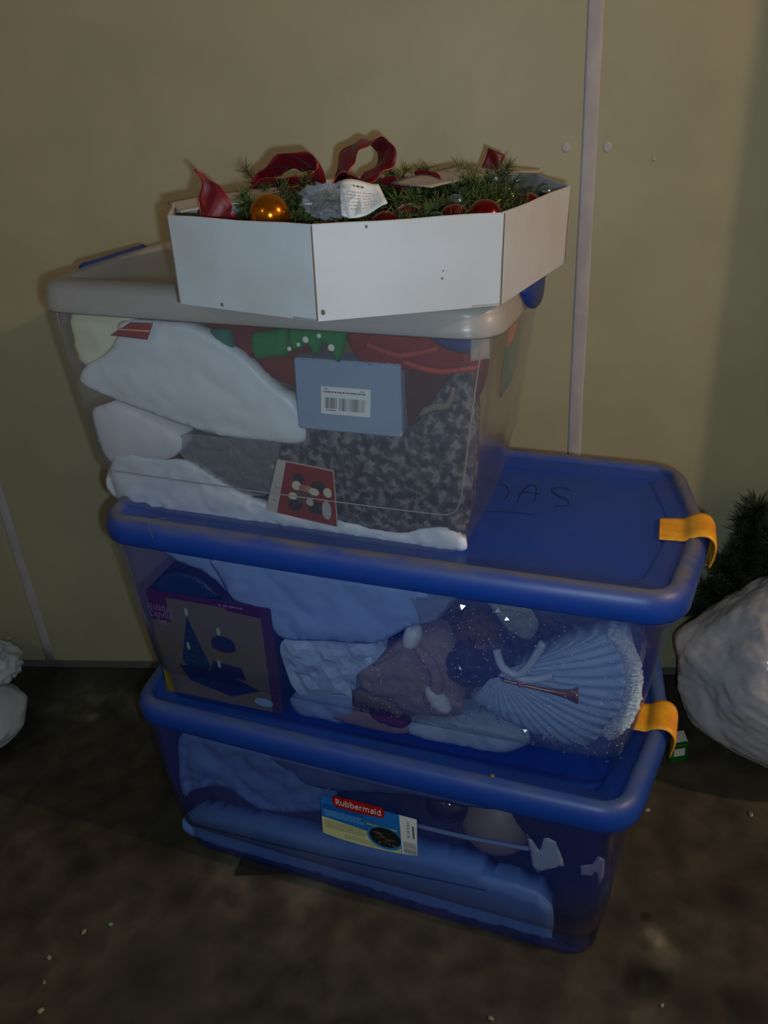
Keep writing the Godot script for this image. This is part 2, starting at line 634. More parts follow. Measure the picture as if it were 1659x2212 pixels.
func materials() -> void:
	M.blue = mat(Color.WHITE, 0.42, 0.45)
	M.blue.vertex_color_use_as_albedo = true
	M.clear_blue = mat(Color(0.07, 0.27, 0.78, 0.10), 0.18, 0.4)
	M.clear = mat(Color(0.66, 0.65, 0.67, 0.082), 0.2, 0.4)
	M.clear_lid = mat(Color(0.70, 0.68, 0.67, 0.50), 0.3, 0.5)
	M.yellow = noisy(mat(Color(1, 1, 1), 0.4, 0.45), noise_tex(0.02, 4, [0.25, 0.75], [Color(0.87, 0.56, 0.11), Color(0.92, 0.66, 0.17)], 128), 9.0)
	M.latch_blue = mat(Color(0.11, 0.20, 0.46), 0.4, 0.45)
	M.card = noisy(mat(Color.WHITE, 0.55, 0.35), noise_tex(0.012, 5, [0.2, 0.5, 0.8], [Color(0.69, 0.69, 0.69), Color(0.705, 0.715, 0.735), Color(0.72, 0.73, 0.755)], 256), 2.2)
	M.card_edge = mat(Color(0.42, 0.36, 0.31), 0.9)
	M.card_grey = mat(Color(0.60, 0.57, 0.53), 0.85)
	M.ribbon = mat(Color(0.40, 0.012, 0.075), 0.45, 0.5)
	M.ribbon.rim_enabled = true
	M.ribbon.rim = 0.3
	M.ribbon_edge = mat(Color(0.62, 0.28, 0.20), 0.3, 0.8)
	M.ribbon_edge.metallic = 0.6
	M.paper = mat(Color(0.82, 0.83, 0.86), 0.75, 0.3)
	M.tissue = mat(Color(0.53, 0.65, 0.84), 0.7, 0.3)  # white tissue; the blue cast of the tote walls is in this colour
	M.plastic_bag = mat(Color(0.86, 0.87, 0.90), 0.35, 0.5)
	M.cello = mat(Color(0.75, 0.80, 0.88, 0.08), 0.09, 1.0)
	M.white = mat(Color(0.86, 0.86, 0.86), 0.7)
	M.red = mat(Color(0.55, 0.03, 0.08), 0.5)
	M.gold = mat(Color(0.72, 0.40, 0.06), 0.18, 0.5)
	M.gold.metallic = 0.85
	M.red_glass = mat(Color(0.42, 0.02, 0.03), 0.14, 0.6)
	M.red_glass.metallic = 0.55
	M.silver = mat(Color(0.55, 0.62, 0.66), 0.08, 0.8)
	M.silver.metallic = 0.9
	M.green_glass = mat(Color(0.03, 0.16, 0.10), 0.06, 0.9)
	M.glint_strands = mat(Color(0.80, 0.66, 0.30), 0.2)
	M.glint_strands.metallic = 1.0
	M.dark = mat(Color(0.03, 0.035, 0.06), 0.8)
	M.navy = mat(Color(0.035, 0.055, 0.13), 0.85)

# ==================================================================== the place
func room() -> void:
	var wm := mat(Color(0.735, 0.715, 0.62), 0.5, 0.42)
	noisy(wm, noise_tex(0.010, 5, [0.2, 0.5, 0.8], [Color(0.83, 0.82, 0.765), Color(0.85, 0.84, 0.785), Color(0.865, 0.855, 0.80)], 512), 0.8)
	var plain := mat(Color(0.64, 0.69, 0.74), 0.8)  # for out-of-view surfaces; cool tone chosen for their bounced light
	# the boarded wall: three sheets with taped joints between them
	var wall := Node3D.new()
	wall.name = "wall_back"
	wall.set_meta("kind", "structure")
	add_child(wall)
	var xs := [-2.25, -1.023, 0.187, 1.0, 3.25]
	for i in 4:
		var x0: float = xs[i] + (0.0015 if i > 0 else 0.0)
		var x1: float = xs[i + 1] - 0.0015
		part("panel", box_mesh(Vector3((x1 - x0) / 2, 1.2, 0.006), 0.0015, Vector3((x0 + x1) / 2, 1.221, -0.006)), wm, wall)
	var tm := mat(Color(0.77, 0.76, 0.77), 0.55, 0.4)
	noisy(tm, noise_tex(0.03, 4, [0.25, 0.75], [Color(0.82, 0.80, 0.80), Color(0.88, 0.865, 0.87)], 128), 3.0)
	for j in [[-1.023, 0.0115], [0.187, 0.0125]]:
		var s := Shape.new()
		var rings := []
		var nz := FastNoiseLite.new()
		nz.seed = int(j[0] * 10) + 40
		nz.frequency = 3.0
		for k in 41:
			var y := 0.022 + 2.39 * k / 40.0
			var d := 0.0016 * nz.get_noise_1d(y)
			var hw: float = j[1] + 0.001 * nz.get_noise_1d(y + 40)
			var x: float = j[0] + d
			rings.append(PackedVector3Array([Vector3(x - hw, y, -0.001), Vector3(x - hw, y, 0.0002), Vector3(x - hw * 0.7, y, 0.0012), Vector3(x, y, 0.0016), Vector3(x + hw * 0.7, y, 0.0012), Vector3(x + hw, y, 0.0002), Vector3(x + hw, y, -0.001)]))
		loft(s, rings)
		part("joint_tape", s.done(), tm, wall)
	for q in [[0.150, 1.084, 0.0075], [0.216, 1.081, 0.0075], [0.292, 1.058, 0.003], [-1.111, 0.084, 0.004]]:
		var s := Shape.new()
		ball(s, Vector3(q[0], q[1], 0.0), Vector3(q[2], q[2] * 1.1, 0.0016), 8)
		part("screw_patch", s.done(), tm, wall)
	part("backing", box_mesh(Vector3(2.75, 1.25, 0.05), 0.0, Vector3(0.5, 1.2, -0.063)), plain, wall)
	# low concrete strip under the boards
	var cm := mat(Color(0.36, 0.355, 0.34), 0.9, 0.3)
	bumpy(cm, noise_tex(0.05, 4, [0.0, 1.0], [Color.BLACK, Color.WHITE], 128), 0.15, 6.0)
	struct("baseboard_back", box_mesh(Vector3(2.75, 0.0105, 0.012), 0.002, Vector3(0.5, 0.0105, -0.0118)), cm)
	# worn concrete floor; its stains, scuffs and pale or dark patches are drawn where they lie
	var n := 896
	var size := 3.2
	var i := img(n, n, Color.BLACK)
	var big := FastNoiseLite.new()
	big.seed = 5
	big.frequency = 2.2
	big.fractal_octaves = 5
	var fine := FastNoiseLite.new()
	fine.seed = 9
	fine.frequency = 14.0
	fine.fractal_octaves = 4
	var spots := [[0.235, 0.711, 0.035, -0.55], [0.376, 0.739, 0.035, -0.5], [0.30, 0.735, 0.05, -0.3], [0.262, 0.63, 0.018, 0.55], [0.27, 0.66, 0.022, 0.35], [0.258, 0.60, 0.01, -0.4], [0.40, 0.56, 0.035, -0.35], [0.49, 0.56, 0.03, -0.25], [0.46, 0.50, 0.03, -0.25], [0.24, 0.745, 0.03, 0.3],
		[-0.844, 0.168, 0.012, 0.35], [-0.56, 0.50, 0.05, -0.3], [-0.50, 0.60, 0.03, -0.3], [-0.70, 0.55, 0.03, -0.35], [-0.5, 0.74, 0.06, -0.25], [-0.43, 0.565, 0.05, 0.25], [-0.30, 0.58, 0.04, 0.25], [-0.9, 0.125, 0.05, 0.3], [-0.78, 0.12, 0.05, 0.35], [-0.68, 0.12, 0.04, 0.3], [-1.0, 0.06, 0.06, -0.25], [-0.8, 0.055, 0.06, -0.25]]
	for y in n:
		for x in n:
			var p := Vector2((x + 0.5) / n * size - 1.8, (y + 0.5) / n * size)
			var b := 0.5 + 0.5 * big.get_noise_2dv(p)
			var f := fine.get_noise_2dv(p)
			var k := 0.62 + 0.5 * b + 0.30 * f
			for q in spots:
				var d := Vector2(p.x - q[0], p.y - q[1]).length() / float(q[2])
				if d < 1.6:
					k += float(q[3]) * clampf(1.25 - d + 0.9 * f + 0.5 * (b - 0.5), 0.0, 1.0)
			k = clampf(k, 0.2, 1.9)
			var warm := clampf(0.5 + 0.5 * big.get_noise_2d(p.x + 20, p.y), 0.0, 1.0)
			var c := Color(0.25, 0.245, 0.215).lerp(Color(0.265, 0.235, 0.185), warm) * k
			c.a = 1.0
			i.set_pixel(x, y, c)
	i.generate_mipmaps()
	var fm := mat(Color.WHITE, 0.62, 0.4)
	fm.albedo_texture = ImageTexture.create_from_image(i)
	fm.roughness_texture = noise_tex(0.02, 4, [0.2, 0.8], [Color(0.75, 0.75, 0.75), Color(1, 1, 1)], 256)
	fm.heightmap_enabled = true
	fm.heightmap_texture = noise_tex(0.035, 5, [0.0, 1.0], [Color.BLACK, Color.WHITE], 512)
	fm.heightmap_scale = 0.25
	var s := Shape.new(false)
	var fl := [Vector3(-2.25, 0, -0.02), Vector3(3.25, 0, -0.02), Vector3(3.25, 0, 3.05), Vector3(-2.25, 0, 3.05)]
	for q in [0, 1, 2, 0, 2, 3]:
		var v: Vector3 = fl[q]
		s.v(v, Vector2((v.x + 1.8) / size, v.z / size))
	box(s, Vector3(0.5, -0.055, 1.5), Vector3(2.8, 0.05, 1.65))
	struct("floor", s.done(), fm)
	struct("ceiling", box_mesh(Vector3(2.8, 0.05, 1.65), 0.0, Vector3(0.5, 2.45, 1.5)), plain)
	struct("wall_left", box_mesh(Vector3(0.05, 1.25, 1.65), 0.0, Vector3(-2.3, 1.2, 1.5)), plain)
	struct("wall_right", box_mesh(Vector3(0.05, 1.25, 1.65), 0.0, Vector3(3.3, 1.2, 1.5)), plain)
	struct("wall_front", box_mesh(Vector3(2.8, 1.25, 0.05), 0.0, Vector3(0.5, 1.2, 3.1)), plain)
	# an unseen partition stub placed right of the frame; its free edge cuts off the bulb's light on the boards
	struct("unseen_partition", box_mesh(Vector3(0.04, 1.2, STUB / 2), 0.003, Vector3(1.04, 1.2, STUB / 2)), plain)
	# fittings for the unseen warm bulb and the added fill bulb
	for q in [[BULB_AT, "unseen warm bulb out of view to the right, lighting the wall and carton", Color(1.0, 0.81, 0.63), 2.0], [FILL_AT, "dim fill bulb added out of view behind the camera", Color(1.0, 0.95, 0.88), 0.3]]:
		var at: Vector3 = q[0]
		var lamp := thing("unseen_bulb_pendant", q[1], "lamp", Transform3D(Basis.IDENTITY, at))
		var gm := mat(Color(1, 0.9, 0.75), 0.4)
		gm.emission_enabled = true
		gm.emission = q[2]
		gm.emission_energy_multiplier = q[3]
		part("bulb", ball_mesh(Vector3.ZERO, Vector3(0.032, 0.038, 0.032), 12), gm, lamp)
		var cs := Shape.new()
		tube(cs, PackedVector3Array([Vector3(0, 0.036, 0), Vector3(0, 0.05, 0), Vector3(0, 0.085, 0), Vector3(0, 0.09, 0)]), [0.014, 0.018, 0.018, 0.008], 14)
		part("socket", cs.done(), M.dark, lamp)
		var cd := Shape.new()
		tube(cd, PackedVector3Array([Vector3(0, 0.088, 0), Vector3(0, 0.2, 0), Vector3(0, 2.4 - at.y, 0)]), [0.003], 8)
		part("cord", cd.done(), M.dark, lamp)

# ==================================================================== totes
func totes() -> void:
	var blue := Color(0.08, 0.235, 0.57)
	var dust := Color(0.40, 0.385, 0.365)
	# lowest
	var a := thing("storage_tote", "long blue-lidded clear tote on the floor at the bottom of the stack", "storage tote", FA, "blue lidded totes in the stack")
	part("body", tote_body(0.40, 0.21, 0.3264, 0.0415, 0.0096, 0.055, 0.02, 0.006), M.clear_blue, a)
	part("lid", tote_lid(0.40, 0.21, 0.3264, 0.033, 0.006, 0.0369, 0.0135, blue, dust.lerp(blue, 0.45), 4), M.blue, a)
	var prof := [Vector2(0.366, 0.3155), Vector2(0.385, 0.3175), Vector2(0.398, 0.319), Vector2(0.408, 0.326), Vector2(0.418, 0.3295), Vector2(0.428, 0.328), Vector2(0.436, 0.320), Vector2(0.439, 0.308), Vector2(0.438, 0.292), Vector2(0.435, 0.276)]
	part("latch", clip(prof, 0.0, 0.030, 0.0028, 0.003), M.yellow, a)
	var turn := Transform3D(Basis(Vector3.UP, PI), Vector3.ZERO)
	part("latch", clip(prof, 0.0, 0.030, 0.0028, 0.003), M.yellow, a).transform = turn
	tote_sticker(a)
	# middle
	var b := thing("storage_tote", "long blue-lidded clear tote in the middle, word scrawled on its dusty lid", "storage tote", FB, "blue lidded totes in the stack")
	var hb := 0.3295
	part("body", tote_body(0.4115, 0.2044, hb, 0.0546, 0.0096, 0.055, 0.02, 0.006), M.clear_blue, b)
	var lid := part("lid", tote_lid(0.4115, 0.2044, hb, 0.033, 0.006, 0.0, 0.0135, blue, dust, 11), M.blue, b)
	prof = [Vector2(0.376, hb - 0.0109), Vector2(0.395, hb - 0.009), Vector2(0.408, hb - 0.0075), Vector2(0.419, hb - 0.0005), Vector2(0.429, hb + 0.003), Vector2(0.439, hb + 0.0015), Vector2(0.446, hb - 0.006), Vector2(0.4485, hb - 0.018), Vector2(0.448, hb - 0.032), Vector2(0.445, hb - 0.045)]
	part("latch", clip(prof, 0.008, 0.031, 0.0028, 0.003), M.yellow, b)
	part("latch", clip(prof, 0.0, 0.031, 0.0028, 0.003), M.yellow, b).transform = turn
	# marker lettering on the lid: the end of a word, and a line under it
	var ink := mat(Color(0.06, 0.11, 0.29), 0.5)
	var py := hb - 0.0131
	var strokes := [
		[[0.085, -0.02], [0.100, -0.07], [0.112, -0.04], [0.128, -0.078], [0.148, -0.074], [0.155, -0.050], [0.152, -0.030]],
		[[0.172, -0.026], [0.173, -0.060], [0.180, -0.088], [0.190, -0.088], [0.195, -0.064], [0.196, -0.036]], [[0.168, -0.058], [0.182, -0.064], [0.200, -0.062]],
		[[0.243, -0.088], [0.228, -0.094], [0.216, -0.080], [0.228, -0.064], [0.243, -0.054], [0.245, -0.036], [0.228, -0.030]],
		[[0.060, 0.03], [0.120, 0.018], [0.165, 0.008], [0.202, 0.006]]]
	var ws := Shape.new()
	for k in strokes:
		var pts := []
		for q in k:
			pts.append(Vector3(q[0], py, q[1]))
		strip(ws, curve(pts, 0.003), [0.0006, 0.0009, 0.0005], [Vector3(0.7, 0, 0.7)], 0.0003)
	part("handwriting", ws.done(), ink, lid)
	# top
	var c := thing("storage_tote", "cloudy clear tote with whitish lid and blue end latches under the white carton", "storage tote", FC)
	var hc := 0.3443
	var cb := part("body", clear_body(0.319, 0.1952, hc), M.clear, c)
	for e in [[1.0, 0.55, 1.15], [-1.0, -0.1, 0.75]]:
		var rs := Shape.new()
		var rr := []
		for y in [0.304, 0.300, 0.282, 0.277]:
			var arc := PackedVector3Array()
			for k in 9:
				var t := lerpf(e[1], e[2], k / 8.0)
				arc.append(Vector3(float(e[0]) * (0.268 + cos(t) * 0.043), y, 0.144 + sin(t) * 0.0435))
			for k in 9:
				var t := lerpf(e[2], e[1], k / 8.0)
				arc.append(Vector3(float(e[0]) * (0.268 + cos(t) * 0.041), y, 0.144 + sin(t) * 0.0415))
			rr.append(arc)
		loft(rs, rr)
		part("corner_rib", rs.done(), M.clear_lid, cb)
	var es := Shape.new()
	tube(es, curve([Vector3(-0.262, 0.067, 0.1785), Vector3(-0.10, 0.067, 0.1822), Vector3(0.08, 0.067, 0.1826), Vector3(0.235, 0.067, 0.1800), Vector3(0.262, 0.069, 0.1770), Vector3(0.272, 0.080, 0.1715), Vector3(0.276, 0.105, 0.1705), Vector3(0.286, 0.200, 0.1750), Vector3(0.297, 0.296, 0.1795)], 0.006), [0.0009], 6)
	part("moulded_edge", es.done(), M.clear_lid, cb)
	part("lid", clear_lid(0.319, 0.1952, hc), M.clear_lid, c)
	for sx in [1.0, -1.0]:
		part("latch", end_latch(hc), M.latch_blue, c).transform = Transform3D(Basis(Vector3.UP, 0.0 if sx > 0 else PI), Vector3.ZERO)
	# pointed sticker on the right end
	var i := img(128, 128, Color(0.16, 0.42, 0.44))
	i.fill_rect(Rect2i(0, 96, 128, 32), Color(0.20, 0.38, 0.44))
	fill_poly(i, poly([20, 4, 84, 0, 92, 10, 60, 36, 16, 34]), Color(0.90, 0.30, 0.12))
	dashes(i, Rect2i(30, 50, 80, 60), 6, Color(0.3, 0.55, 0.56), 4)
	var ss := Shape.new(false)
	var pg := sharp_off(poly([0.098, 0.284, 0.094, 0.22, 0.092, 0.200, 0.02, 0.196, -0.02, 0.212, -0.022, 0.262, 0.0, 0.280, 0.06, 0.288]), 0.02)
	var tris := Geometry2D.triangulate_polygon(pg)
	for q in tris:
		var p := pg[q]
		ss.v(Vector3(0.3075 - 0.019 * (1.0 - p.y / 0.30) + 0.0035, p.y, p.x), Vector2((0.1 - p.x) / 0.125, (0.29 - p.y) / 0.095))
	part("sticker", ss.done(), printed(i), c)

func clear_body(a: float, w: float, h: float) -> ArrayMesh:
	var s := Shape.new()
	var t := 0.0022
	var top := h - 0.036
	var at := func(y: float, d: float, r: float) -> PackedVector3Array:
		var k := 1.0 - y / top
		return outline(a - 0.010 - 0.0334 * k - d, w - 0.006 - 0.0148 * k - d, r, y, 0.006, 0.004)
	var rings := [at.call(0.0, 0.012, 0.022), at.call(0.0008, 0.005, 0.026), at.call(0.005, 0.001, 0.03), at.call(0.012, 0.0, 0.032), at.call(0.064, 0.0, 0.032), at.call(0.067, -0.002, 0.033), at.call(0.069, -0.004, 0.034), at.call(0.18, -0.004, 0.034), at.call(top - 0.004, -0.003, 0.034)]
	rings.append(outline(a - 0.005, w - 0.003, 0.036, top - 0.002, 0.006, 0.004))
	rings.append(outline(a - 0.005, w - 0.003, 0.036, top + 0.004, 0.006, 0.004))
	rings.append(outline(a - 0.011, w - 0.008, 0.034, top + 0.004, 0.006, 0.004))
	for k in [[top - 0.006, -0.003 + t, 0.032], [0.18, -0.004 + t, 0.032], [0.069, -0.004 + t, 0.032], [0.067, -0.002 + t, 0.031], [0.064, t, 0.03], [0.012, t, 0.03], [0.0036, 0.004, 0.026], [0.0028, 0.014, 0.022]]:
		rings.append(at.call(k[0], k[1], k[2]))
	loft(s, rings)
	return s.done()

func clear_lid(a: float, w: float, h: float) -> ArrayMesh:
	var s := Shape.new()
	var rings := []
	for p in [[0.004, -0.036], [0.0015, -0.040], [0.0, -0.037], [0.0, -0.026], [0.0012, -0.0245], [0.0012, -0.019], [0.003, -0.0175], [0.003, -0.013], [0.007, -0.006], [0.014, -0.002], [0.022, 0.0], [0.034, 0.0], [0.037, -0.002], [0.040, -0.006], [0.060, -0.006], [0.063, -0.008], [0.12, -0.008]]:
		rings.append(outline(a - p[0], w - p[0], maxf(0.046 - p[0], 0.014), h + p[1], 0.008, 0.004 * (1.0 - p[0] / 0.12), 16))
	loft(s, rings, false, true)
	var under := []
	for p in [[0.004, -0.036], [0.0025, -0.020], [0.007, -0.011], [0.016, -0.0045], [0.034, -0.0025], [0.042, -0.0085], [0.12, -0.0105]]:
		under.append(outline(a - p[0], w - p[0], maxf(0.046 - p[0], 0.014), h + p[1], 0.008, 0.004 * (1.0 - p[0] / 0.12), 16))
	under.reverse()
	loft(s, under, true, false)
	return s.done()

func end_latch(h: float) -> ArrayMesh:
	# a wide wing hinged on the lid's end, curving out and down
	var s := Shape.new()
	var rings := []
	for k in 15:
		var u := -1.0 + 2.0 * k / 14
		var z := u * 0.078
		var out := 0.010 * sqrt(maxf(0.0, 1.0 - u * u)) + 0.004
		var drop := 0.030 * pow(maxf(0.0, 1.0 - pow(absf(u), 2.6)), 0.6) + 0.012
		var x := 0.3215
		rings.append(PackedVector3Array([Vector3(x - 0.012, h - 0.002, z), Vector3(x - 0.004, h + 0.0015, z), Vector3(x + out * 0.6, h - 0.003, z), Vector3(x + out, h - 0.012, z), Vector3(x + out * 0.95, h - drop, z), Vector3(x + out * 0.95 - 0.003, h - drop, z), Vector3(x + out - 0.004, h - 0.012, z), Vector3(x, h - 0.008, z)]))
	loft(s, rings)
	return s.done()

func tote_sticker(a: Node3D) -> void:
	var i := img(512, 288, Color(0.09, 0.42, 0.74))
	fill_poly(i, poly([0, 150, 300, 178, 420, 288, 0, 288]), Color(0.80, 0.80, 0.58))
	fill_poly(i, poly([280, 180, 420, 180, 420, 288, 280, 288]), Color(0.80, 0.80, 0.58))
	dashes(i, Rect2i(18, 58, 240, 34), 2, Color(0.05, 0.25, 0.52), 1, 12)
	dashes(i, Rect2i(24, 100, 220, 44), 4, Color(0.55, 0.75, 0.9), 2, 4)
	dashes(i, Rect2i(14, 172, 240, 56), 7, Color(0.32, 0.33, 0.28), 3, 3)
	dashes(i, Rect2i(120, 244, 220, 30), 3, Color(0.34, 0.34, 0.3), 6, 3)
	fill_poly(i, poly([222, 100, 432, 110, 446, 150, 420, 146, 250, 138]), Color(0.22, 0.42, 0.52))
	dashes(i, Rect2i(250, 116, 160, 14), 1, Color(0.7, 0.8, 0.85), 12, 9)
	ell(i, Vector2(340, 192), Vector2(94, 78), Color(0.13, 0.50, 0.78))
	ell(i, Vector2(340, 188), Vector2(82, 66), Color(0.10, 0.12, 0.11))
	var rnd := RandomNumberGenerator.new()
	rnd.seed = 3
	for k in 26:
		ell(i, Vector2(340, 192) + Vector2(rnd.randf_range(-55, 55), rnd.randf_range(-30, 44)), Vector2(rnd.randf_range(6, 18), rnd.randf_range(3, 9)), [Color(0.36, 0.33, 0.30), Color(0.2, 0.26, 0.2), Color(0.42, 0.26, 0.2), Color(0.16, 0.16, 0.18)][k % 4])
	i.fill_rect(Rect2i(424, 0, 88, 288), Color(0.86, 0.87, 0.86))
	bars(i, Rect2i(434, 180, 66, 80), Color(0.25, 0.25, 0.28), 5, false)
	bars(i, Rect2i(458, 34, 14, 110), Color(0.35, 0.35, 0.36), 8, false)
	i.fill_rect(Rect2i(486, 60, 8, 84), Color(0.3, 0.3, 0.32))
	var s := Shape.new(false)
	var pg := poly([-0.063, 0.222, -0.02, 0.224, 0.04, 0.2245, 0.094, 0.223, 0.091, 0.143, 0.058, 0.137, 0.0, 0.133, -0.04, 0.134, -0.068, 0.138])
	var tris := Geometry2D.triangulate_polygon(pg)
	var tilt := 0.0165
	var fz := func(p: Vector2) -> float: return 0.2032 + 0.0065 + tilt * p.y - 0.006 * 0.6 * p.x * p.x * 6.0
	for q in tris:
		var p := pg[q]
		s.v(Vector3(p.x, p.y, fz.call(p) + 0.0005), Vector2((p.x + 0.068) / 0.162, (0.2245 - p.y) / 0.0915))
	var st := part("sticker", s.done(), printed(i), a)
	var bs := Shape.new(false)
	for lay in [[1.0, 0.0010]]:
		var b := round_off(poly([-0.0405, 0.2275, -0.02, 0.2300, 0.0, 0.2308, 0.02, 0.2304, 0.041, 0.2285, 0.0405, 0.2100, 0.02, 0.2062, 0.0, 0.2050, -0.02, 0.2056, -0.0405, 0.2085]), 0.004)
		for q in Geometry2D.triangulate_polygon(b):
			var p := b[q]
			bs.v(Vector3(p.x, p.y, fz.call(p) + float(lay[1])))
	part("banner", bs.done(), mat(Color(0.66, 0.02, 0.07), 0.45), st)
	st.position = Vector3(0.004, 0.006, 0.0004)
	var t := text_mesh("Rubbermaid", 0.0125)
	var o := part("lettering", t, M.white, st)
	var bb := t.get_aabb()
	o.transform = Transform3D(Basis(Vector3.RIGHT, -tilt) * Basis.from_scale(Vector3(0.074 / bb.size.x, 0.90, 1)), Vector3(0, 0.2178, fz.call(Vector2(0, 0.2178)) + 0.0014))

# ==================================================================== white carton and wreath
const RIMS := [Vector3(-0.043, 0.0, 0.261), Vector3(0.146, 0.0, 0.299), Vector3(0.319, 0.0, 0.189), Vector3(0.356, 0.0, -0.056), Vector3(0.253, 0.0, -0.270), Vector3(0.076, 0.0, -0.182), Vector3(-0.055, 0.0, -0.049), Vector3(-0.099, 0.0, 0.158)]
const LIDTOP := 0.3443
const BOXH := 0.098

func carton() -> void:
	here = Vector3(0.12, LIDTOP, 0.05)
	var c := inside("wreath_carton", "white eight-sided open cardboard box on top of the stack, holding a wreath", "box", FC, here)
	var n := RIMS.size()
	var fs := Shape.new(false)
	var r0 := PackedVector3Array()
	var r1 := PackedVector3Array()
	for v in RIMS:
		r0.append(Vector3(v.x, LIDTOP + 0.0005, v.z))
		r1.append(Vector3(v.x, LIDTOP + 0.003, v.z))
	r0.reverse(); r1.reverse()
	loft(fs, [r0, r1])
	put("base", fs.done(), M.card, c)
	var mid := Vector3.ZERO
	for v in RIMS:
		mid += v / n
	for k in n:
		var a: Vector3 = RIMS[k]
		var b: Vector3 = RIMS[(k + 1) % n]
		var nrm := (b - a).cross(Vector3.UP).normalized()
		if nrm.dot(mid - a) > 0:
			nrm = -nrm
		var d := (b - a).normalized()
		a += d * 0.0007
		b -= d * 0.0007
		# outer sheet slightly bellied, inner side, worn top edge
		var s := Shape.new(false)
		var rings := []
		for q in 7:
			var f := q / 6.0
			var p := a.lerp(b, f)
			var bulge := nrm * 0.0015 * sin(f * PI)
			var lean := nrm * 0.001
			var hh := BOXH + (0.0006 * sin(f * 9.0 + k))
			rings.append(PackedVector3Array([p + Vector3(0, LIDTOP + 0.0006, 0), p + bulge + Vector3(0, LIDTOP + hh * 0.5, 0), p + lean + Vector3(0, LIDTOP + hh - 0.0008, 0), p + lean * 0.3 - nrm * 0.0006 + Vector3(0, LIDTOP + hh, 0), p - nrm * 0.0018 + Vector3(0, LIDTOP + hh, 0), p - nrm * 0.0024 + Vector3(0, LIDTOP + hh - 0.0008, 0), p - nrm * 0.0024 + Vector3(0, LIDTOP + 0.001, 0)]))
		loft(s, rings)
		put("panel", s.done(), M.card, c)
		var es := Shape.new(false)
		tube(es, PackedVector3Array([a - d * 0.0007 + nrm * 0.0001 + Vector3(0, LIDTOP + 0.001, 0), a - d * 0.0007 + nrm * 0.0004 + Vector3(0, LIDTOP + BOXH - 0.001, 0)]), [0.0009], 6)
		put("worn_corner", es.done(), M.card_edge, c)
	# dents and scuffs on the front faces
	var ds := Shape.new()
	for q in [[0.02, 0.275, 0.006, 0.0018], [0.152, 0.2965, 0.010, 0.0025], [0.194, 0.2700, 0.093, 0.0014], [0.262, 0.2263, 0.035, 0.0012], [0.263, 0.2257, 0.043, 0.0009]]:
		ball(ds, Vector3(q[0], LIDTOP + q[2], q[1]), Vector3(q[3], q[3] * 1.2, 0.0008), 6)
	put("scuff", ds.done(), M.card_edge, c)
	# torn strips of the top that lie over the wreath
	for e in [[[Vector3(0.238, 0.449, -0.225), Vector3(0.210, 0.456, -0.15), Vector3(0.185, 0.460, -0.06), Vector3(0.150, 0.456, 0.05)], [0.034, 0.036, 0.034, 0.030], Vector3(0.8, -0.05, 0.45)], [[Vector3(-0.095, 0.443, 0.165), Vector3(-0.05, 0.447, 0.11), Vector3(0.0, 0.450, 0.065)], [0.022, 0.026, 0.03], Vector3(0.55, -0.15, 0.8)]]:
		var s := Shape.new()
		var pts := curve(e[0], 0.012)
		var off: Vector3 = (e[2] as Vector3).normalized() * float(e[1][0])
		for i in pts.size():
			pts[i] += off
		strip(s, pts, e[1], [e[2]], 0.0009, 0.0008)
		put("torn_flap", s.done(), M.card_grey, c)

func sprig_buffer(mm: MultiMesh, at: Array, shades: Array) -> void:
	mm.transform_format = MultiMesh.TRANSFORM_3D
	mm.use_colors = true
	mm.instance_count = at.size()
	for i in at.size():
		mm.set_instance_transform(i, at[i])
		mm.set_instance_color(i, shades[i])

func needle_mesh(len: float, wide: float) -> ArrayMesh:
	var s := Shape.new()
	var rings := []
	for q in [[0.0, 0.7], [0.5, 1.0], [1.0, 0.15]]:
		var ring := PackedVector3Array()
		for k in 3:
			var t := -TAU * k / 3
			ring.append(Vector3(cos(t) * wide * float(q[1]), float(q[0]) * len, sin(t) * wide * float(q[1])))
		rings.append(ring)
	loft(s, rings)
	return s.done()

# needles set round a twig that runs from a to b
func needles(at: Array, shades: Array, a: Vector3, b: Vector3, count: int, spread: float, scale: float, dark: Color, light: Color, rnd: RandomNumberGenerator, fence := PackedVector2Array()) -> void:
	var d := (b - a).normalized()
	var x := d.cross(Vector3(0.3, 1, 0.2)).normalized()
	var y := x.cross(d)
	for k in count:
		var f := pow(rnd.randf(), 0.8)
		var t := rnd.randf() * TAU
		var o := (x * cos(t) + y * sin(t)) * spread + d * rnd.randf_range(0.25, 1.0)
		o = (o + Vector3(rnd.randf_range(-1, 1), rnd.randf_range(-1, 1), rnd.randf_range(-1, 1)) * 0.25).normalized()
		var q := Quaternion(Vector3.UP, o) if o.y > -0.99 else Quaternion(Vector3.RIGHT, PI)
		var tip := a.lerp(b, f) + o * 0.022 * scale
		if not fence.is_empty() and tip.y < LIDTOP + BOXH + 0.006 and not Geometry2D.is_point_in_polygon(Vector2(tip.x, tip.z), fence):
			continue
		at.append(Transform3D(Basis(q).scaled(Vector3.ONE * scale * rnd.randf_range(0.7, 1.15)), a.lerp(b, f)))
		shades.append(dark.lerp(light, rnd.randf()))

